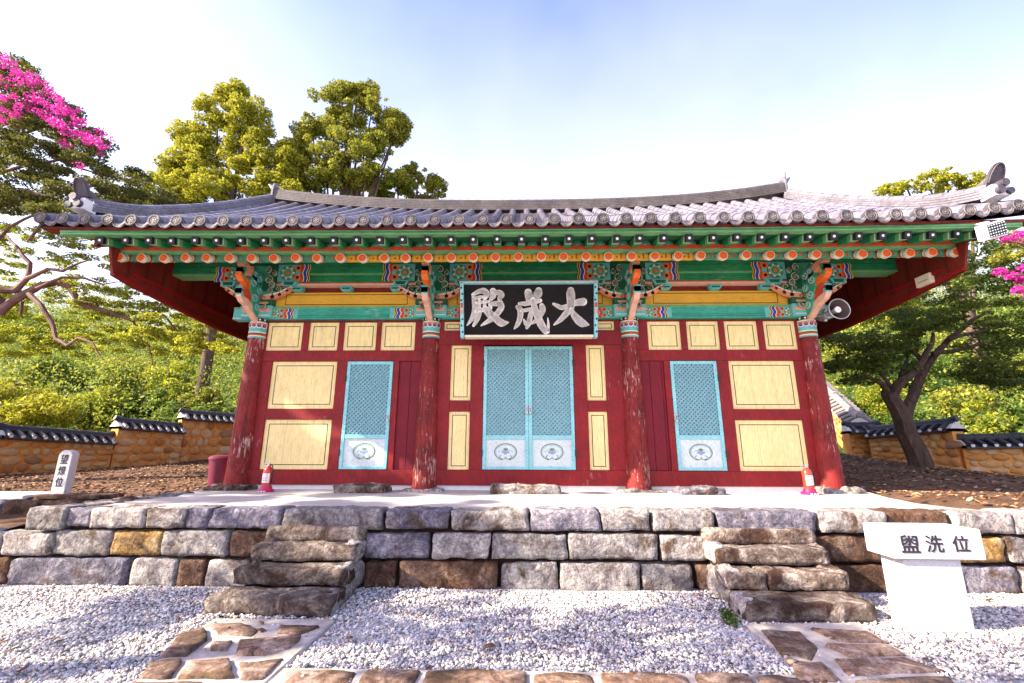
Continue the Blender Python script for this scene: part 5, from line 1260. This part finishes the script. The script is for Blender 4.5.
# hillside growth: individual bushes behind the walls, and an uncountable mass above them
def bush(x, y, R_, label, mat, n, size=.06):
    z = gh(x, y); th = thing('bush', label, 'bush', (x, y, z)); cen = [((x+rng.uniform(-.5, .5)*R_, y+rng.uniform(-.4, .4)*R_, z+R_*rng.uniform(.3, .8)), (R_*.7, R_*.6, R_*.55)) for _ in range(6)]
    mb = MB()
    for c, _ in cen: mb.tube([(x, y, z-.1), ((x+c[0])/2, (y+c[1])/2, z+R_*.3), c], [.04, .03, .01], 6)
    mb.build('stems', M['bark'], th); c, r_ = clumps(cen, 8, 1, R_*.22, .8); leaves('foliage', c, r_, n, size, mat, th, shell=.3)
bush(-16.6, 7.6, 1.7, 'rounded dark yellow-green bush over the lowest garden wall', M['leafY'], 9000)
bush(-13.4, 9.6, 1.2, 'fresh green bush over the joint of the two lower garden walls', M['leafF'], 7000)
bush(-10.8, 12.2, 1.4, 'broad green bush behind the highest garden wall', M['leafF'], 8000)
bush(12.8, 9, 1.3, 'sunny green bush behind the wall beyond the dark trunk', M['leafF'], 8000)
bush(16.4, 8, 1.2, 'low sunny bush above the dark coping at the picture edge', M['leafF'], 7000)
sh = ((12, 392, 10.5, .9, 'leafM', 'olive shrub behind the lowest wall at the picture edge'), (60, 372, 13, 1.3, 'leafF', 'wide green shrub up the slope above the lowest wall'), (100, 395, 9.5, .8, 'leafL', 'light green shrub just over the lowest wall beside the step up'), (130, 365, 15, 1.5, 'leafM', 'dark rounded shrub halfway up the slope by the gable boards'), (150, 396, 10.5, .8, 'leafF', 'leafy green shrub above the middle stretch of wall'), (178, 372, 13.5, 1.2, 'leafL', 'pale green shrub up the slope over the middle wall'), (205, 392, 11.5, .8, 'leafM', 'dark green shrub above the highest wall beside the corner column'), (40, 335, 22, 2.4, 'leafF', 'tall soft green shrub far up the slope under the winding limbs'),
      (880, 395, 11.5, .9, 'leafL', 'light shrub behind the dark trunk close to the climbing wall'), (905, 355, 15, 1.5, 'leafF', 'leafy shrub on the hill seen through the fork of the dark tree'), (960, 392, 10.5, .9, 'leafM', 'olive shrub over the wall joint beyond the dark trunk'), (985, 400, 8.6, .6, 'leafL', 'small light shrub just above the dark coping'), (1010, 375, 12, 1.2, 'leafM', 'dark rounded shrub on the slope at the picture edge'), (860, 350, 17, 1.6, 'leafL', 'bright shrub high on the slope beside the gable boards'), (945, 360, 17, 1.4, 'leafM', 'dark shrub high on the slope between the dark crown layers'))
for (px, py, Y, R__, mt, lb_) in sh:
    p = A3(px, py, Y); z0_ = gh(p[0], Y); th = thing('shrub', lb_, 'shrub', (p[0], Y, z0_)); mb = MB()
    for q in range(4): a = q*1.6; mb.tube([(p[0], Y, z0_-.1), (p[0]+.3*R__*math.cos(a), Y+.3*R__*math.sin(a), (z0_+p[2])/2), (p[0]+.6*R__*math.cos(a), Y+.6*R__*math.sin(a), p[2]+.2*R__)], [.04, .03, .01], 6)
    mb.build('stems', M['bark'], th); hh = max(R__*.8, (p[2]-z0_)*.6)
    c, r_ = clumps([((p[0], Y, z0_+hh), (R__, R__*.9, hh))], 46, 1, R__*.30, .75); leaves('foliage', c, r_, int(9000), .026+.0022*Y, M[mt], th, shell=.5, updir=.2)
def hillmass():
    C_ = []; R_ = []
    for i in range(900):
        s_ = rng.random() < .5; y = 7.5+rng.random()**1.3*34; k = (y+7.2)
        px = rng.uniform(-80, 300) if s_ else rng.uniform(800, 1100); x = A3(px, 420, y)[0]
        if -8.6 < x < 8.6 and y < 12: continue
        if abs(x) < 13.5 and y < 9.8: continue
        r0_ = rng.uniform(.028, .085)*k*(1 if rng.random() < .7 else .6); C_.append((x, y, gh(x, min(y, 42))+r0_*rng.uniform(.2, .9))); R_.append((r0_, r0_, r0_*rng.uniform(.7, 1.3)))
    return np.array(C_), np.array(R_)
c, r_ = hillmass(); o = leaves('undergrowth', c, r_, 270000, .058, M['leafF'], None, updir=.1, shell=.86); tag(o, 'bright green undergrowth covering the hillside behind the garden walls', None, None, 'stuff')
c2, r2 = hillmass(); sel = rng.random(len(c2)) < .42; c2, r2 = c2[sel], r2[sel]*np.array([.8, .8, 1.5]); o = leaves('shrubbery', c2, r2, 90000, .075, M['leafM'], None, updir=.0, shell=.6); tag(o, 'darker olive shrubs and tall weeds mixed through the hillside growth', None, None, 'stuff')
c2, r2 = hillmass(); sel = rng.random(len(c2)) < .2; c2, r2 = c2[sel], r2[sel]*np.array([.7, .7, 1.6]); o = leaves('tall_weeds', c2, r2, 40000, .06, M['leafY'], None, updir=-.1, shell=.4, aspect=.25); tag(o, 'yellow seed-headed weeds standing up through the hillside growth', None, None, 'stuff')
# far trees on the hill crest
for i, (px, py, Y, R_, l, mt) in enumerate(((30, 350, 30, 3.4, 'dusty green round tree on the far slope below the bare winding limbs', 'leafM'), (110, 335, 34, 4.0, 'bluish green round tree on the far slope between the limbs and the gable', 'leafM'), (190, 345, 28, 3.0, 'pale green round tree on the far slope close to the dark red gable boards', 'leafY'), (870, 300, 24, 2.8, 'bright yellow-green tree on the hill just under the gable boards', 'leafY'), (985, 345, 26, 3.0, 'bright green tree on the hill seen through the dark spreading crown', 'leafF'), (920, 360, 24, 2.4, 'bright green tree on the hill behind the fork of the dark trunk', 'leafF'))):
    p = A3(px, py, Y); z0_ = gh(p[0], min(Y, 42)); th = thing('hillside_tree', l, 'tree', (p[0], Y, z0_)); mb = MB(); mb.tube([(p[0], Y, z0_-.5), (p[0]+.2, Y, p[2]-R_*.4), (p[0], Y, p[2]+R_*.5)], [.13, .10, .03], 8); mb.build('trunk', M['bark'], th)
    c, r_ = clumps([(p, (R_, R_*.8, R_*.75))], 60, 1, R_*.24, .7); leaves('crown', c, r_, 12000, .12, M[mt], th, shell=.4)
# little weeds by the right staircase and wall foot
for (x, y, l) in ((1.47, -3.32, 'tuft of green weed beside the lowest step of the staircase by the stone table'),):
    C_ = np.array([(x+rng.uniform(-.05, .05), y+rng.uniform(-.12, .12), GZ+.03) for _ in range(14)]); o = leaves('weed_tuft', C_, np.full((14, 3), .035), 420, .012, M['leafF'], None, updir=.1); tag(o, l, 'weed')
# trees standing in the yard behind the photographer: they throw the dappled shade
def shade_tree(x, y, h, R_, n, label):
    th = thing('yard_tree', label, 'tree', (x, y, GZ)); mb = MB(); mb.tube([(x, y, GZ-.1), (x+.1, y, GZ+h*.5), (x, y, h)], [.2, .15, .05], 8); mb.build('trunk', M['mbark'], th)
    c, r_ = clumps([((x, y, h), R_)], 26, 1, .42, .35); leaves('crown', c, r_, n, .06, M['leafM'], th, updir=.5, shell=.2)
shade_tree(-11.5, -4.2, 4.6, (2.6, 2.6, .9), 5000, 'leafy yard tree standing outside the picture beside the gravel')
shade_tree(-13.2, -3.4, 7.4, (3.2, 2.2, 1.5), 14000, 'tallest leafy yard tree outside the picture beyond the inscribed post')
shade_tree(-7.2, -5.5, 3.9, (2.6, .7, .4), 2600, 'small leafy yard tree outside the picture near the photographer')
shade_tree(-6.2, -6.9, 5.2, (2.2, .6, .4), 1800, 'slim leafy yard tree outside the picture behind the photographer')

# ================================================================== LIGHT, SKY, CAMERA
SUN = Vector((-.78, -.23, .50)).normalized()     # towards the sun
elev = math.asin(SUN.z); az_ = math.atan2(SUN.x, SUN.y)
l = bpy.data.lights.new('sun', 'SUN'); l.energy = 5.0; l.angle = math.radians(.5); l.color = (1, .87, .68)
o = bpy.data.objects.new('sun', l); COL.objects.link(o); o.rotation_euler = SUN.to_track_quat('Z', 'Y').to_euler(); o.location = (-20, -12, 20)
w = bpy.data.worlds.new('World'); S.world = w; w.use_nodes = True; nt = w.node_tree
sk = nt.nodes.new('ShaderNodeTexSky'); sk.sky_type = 'NISHITA'; sk.sun_disc = False; sk.sun_elevation = elev; sk.sun_rotation = az_; sk.dust_density = 2.0; sk.air_density = 1.0; sk.ozone_density = 3.0
bg = nt.nodes['Background']; bg.inputs['Strength'].default_value = .15; tcw = nt.nodes.new('ShaderNodeTexCoord'); sep = nt.nodes.new('ShaderNodeSeparateXYZ'); nt.links.new(tcw.outputs['Generated'], sep.inputs[0])
nz = nt.nodes.new('ShaderNodeTexNoise'); nz.inputs['Scale'].default_value = 1.6; nz.inputs['Detail'].default_value = 4; nt.links.new(tcw.outputs['Generated'], nz.inputs['Vector'])
ma = nt.nodes.new('ShaderNodeMath'); ma.operation = 'MULTIPLY_ADD'; ma.inputs[1].default_value = -1.05; ma.inputs[2].default_value = .50; nt.links.new(sep.outputs[2], ma.inputs[0])
mc = nt.nodes.new('ShaderNodeMath'); mc.operation = 'MULTIPLY_ADD'; mc.use_clamp = True; mc.inputs[1].default_value = .75; nt.links.new(nz.outputs['Fac'], mc.inputs[0]); nt.links.new(ma.outputs[0], mc.inputs[2])
mw = nt.nodes.new('ShaderNodeMix'); mw.data_type = 'RGBA'; nt.links.new(mc.outputs[0], mw.inputs[0]); tn = nt.nodes.new('ShaderNodeMix'); tn.data_type = 'RGBA'; tn.blend_type = 'MULTIPLY'; tn.inputs[0].default_value = 1; nt.links.new(sk.outputs[0], tn.inputs[6]); tn.inputs[7].default_value = (1.12, .93, 1.08, 1); nt.links.new(tn.outputs[2], mw.inputs[6]); mw.inputs[7].default_value = (3.5, 3.42, 3.85, 1)   # thin bright veil of high cloud
nt.links.new(mw.outputs[2], bg.inputs['Color'])
cam = bpy.data.cameras.new('camera'); co = bpy.data.objects.new('camera', cam); COL.objects.link(co); S.camera = co
cam.sensor_fit = 'HORIZONTAL'; cam.sensor_width = 36; cam.lens = Q[6]/1024*36; cam.clip_start = .05; cam.clip_end = 1000
from mathutils import Matrix
co.matrix_world = Matrix.Translation(CC) @ Matrix((CR, CU, -CF)).transposed().to_4x4()
vs_ = S.view_settings; S.display_settings.display_device = 'sRGB'; vs_.view_transform = 'Standard'; vs_.look = 'None'; vs_.exposure = 1.85; vs_.gamma = 1; vs_.use_curve_mapping = False
S.cycles.max_bounces = 6; S.cycles.transparent_max_bounces = 4; S.cycles.diffuse_bounces = 3
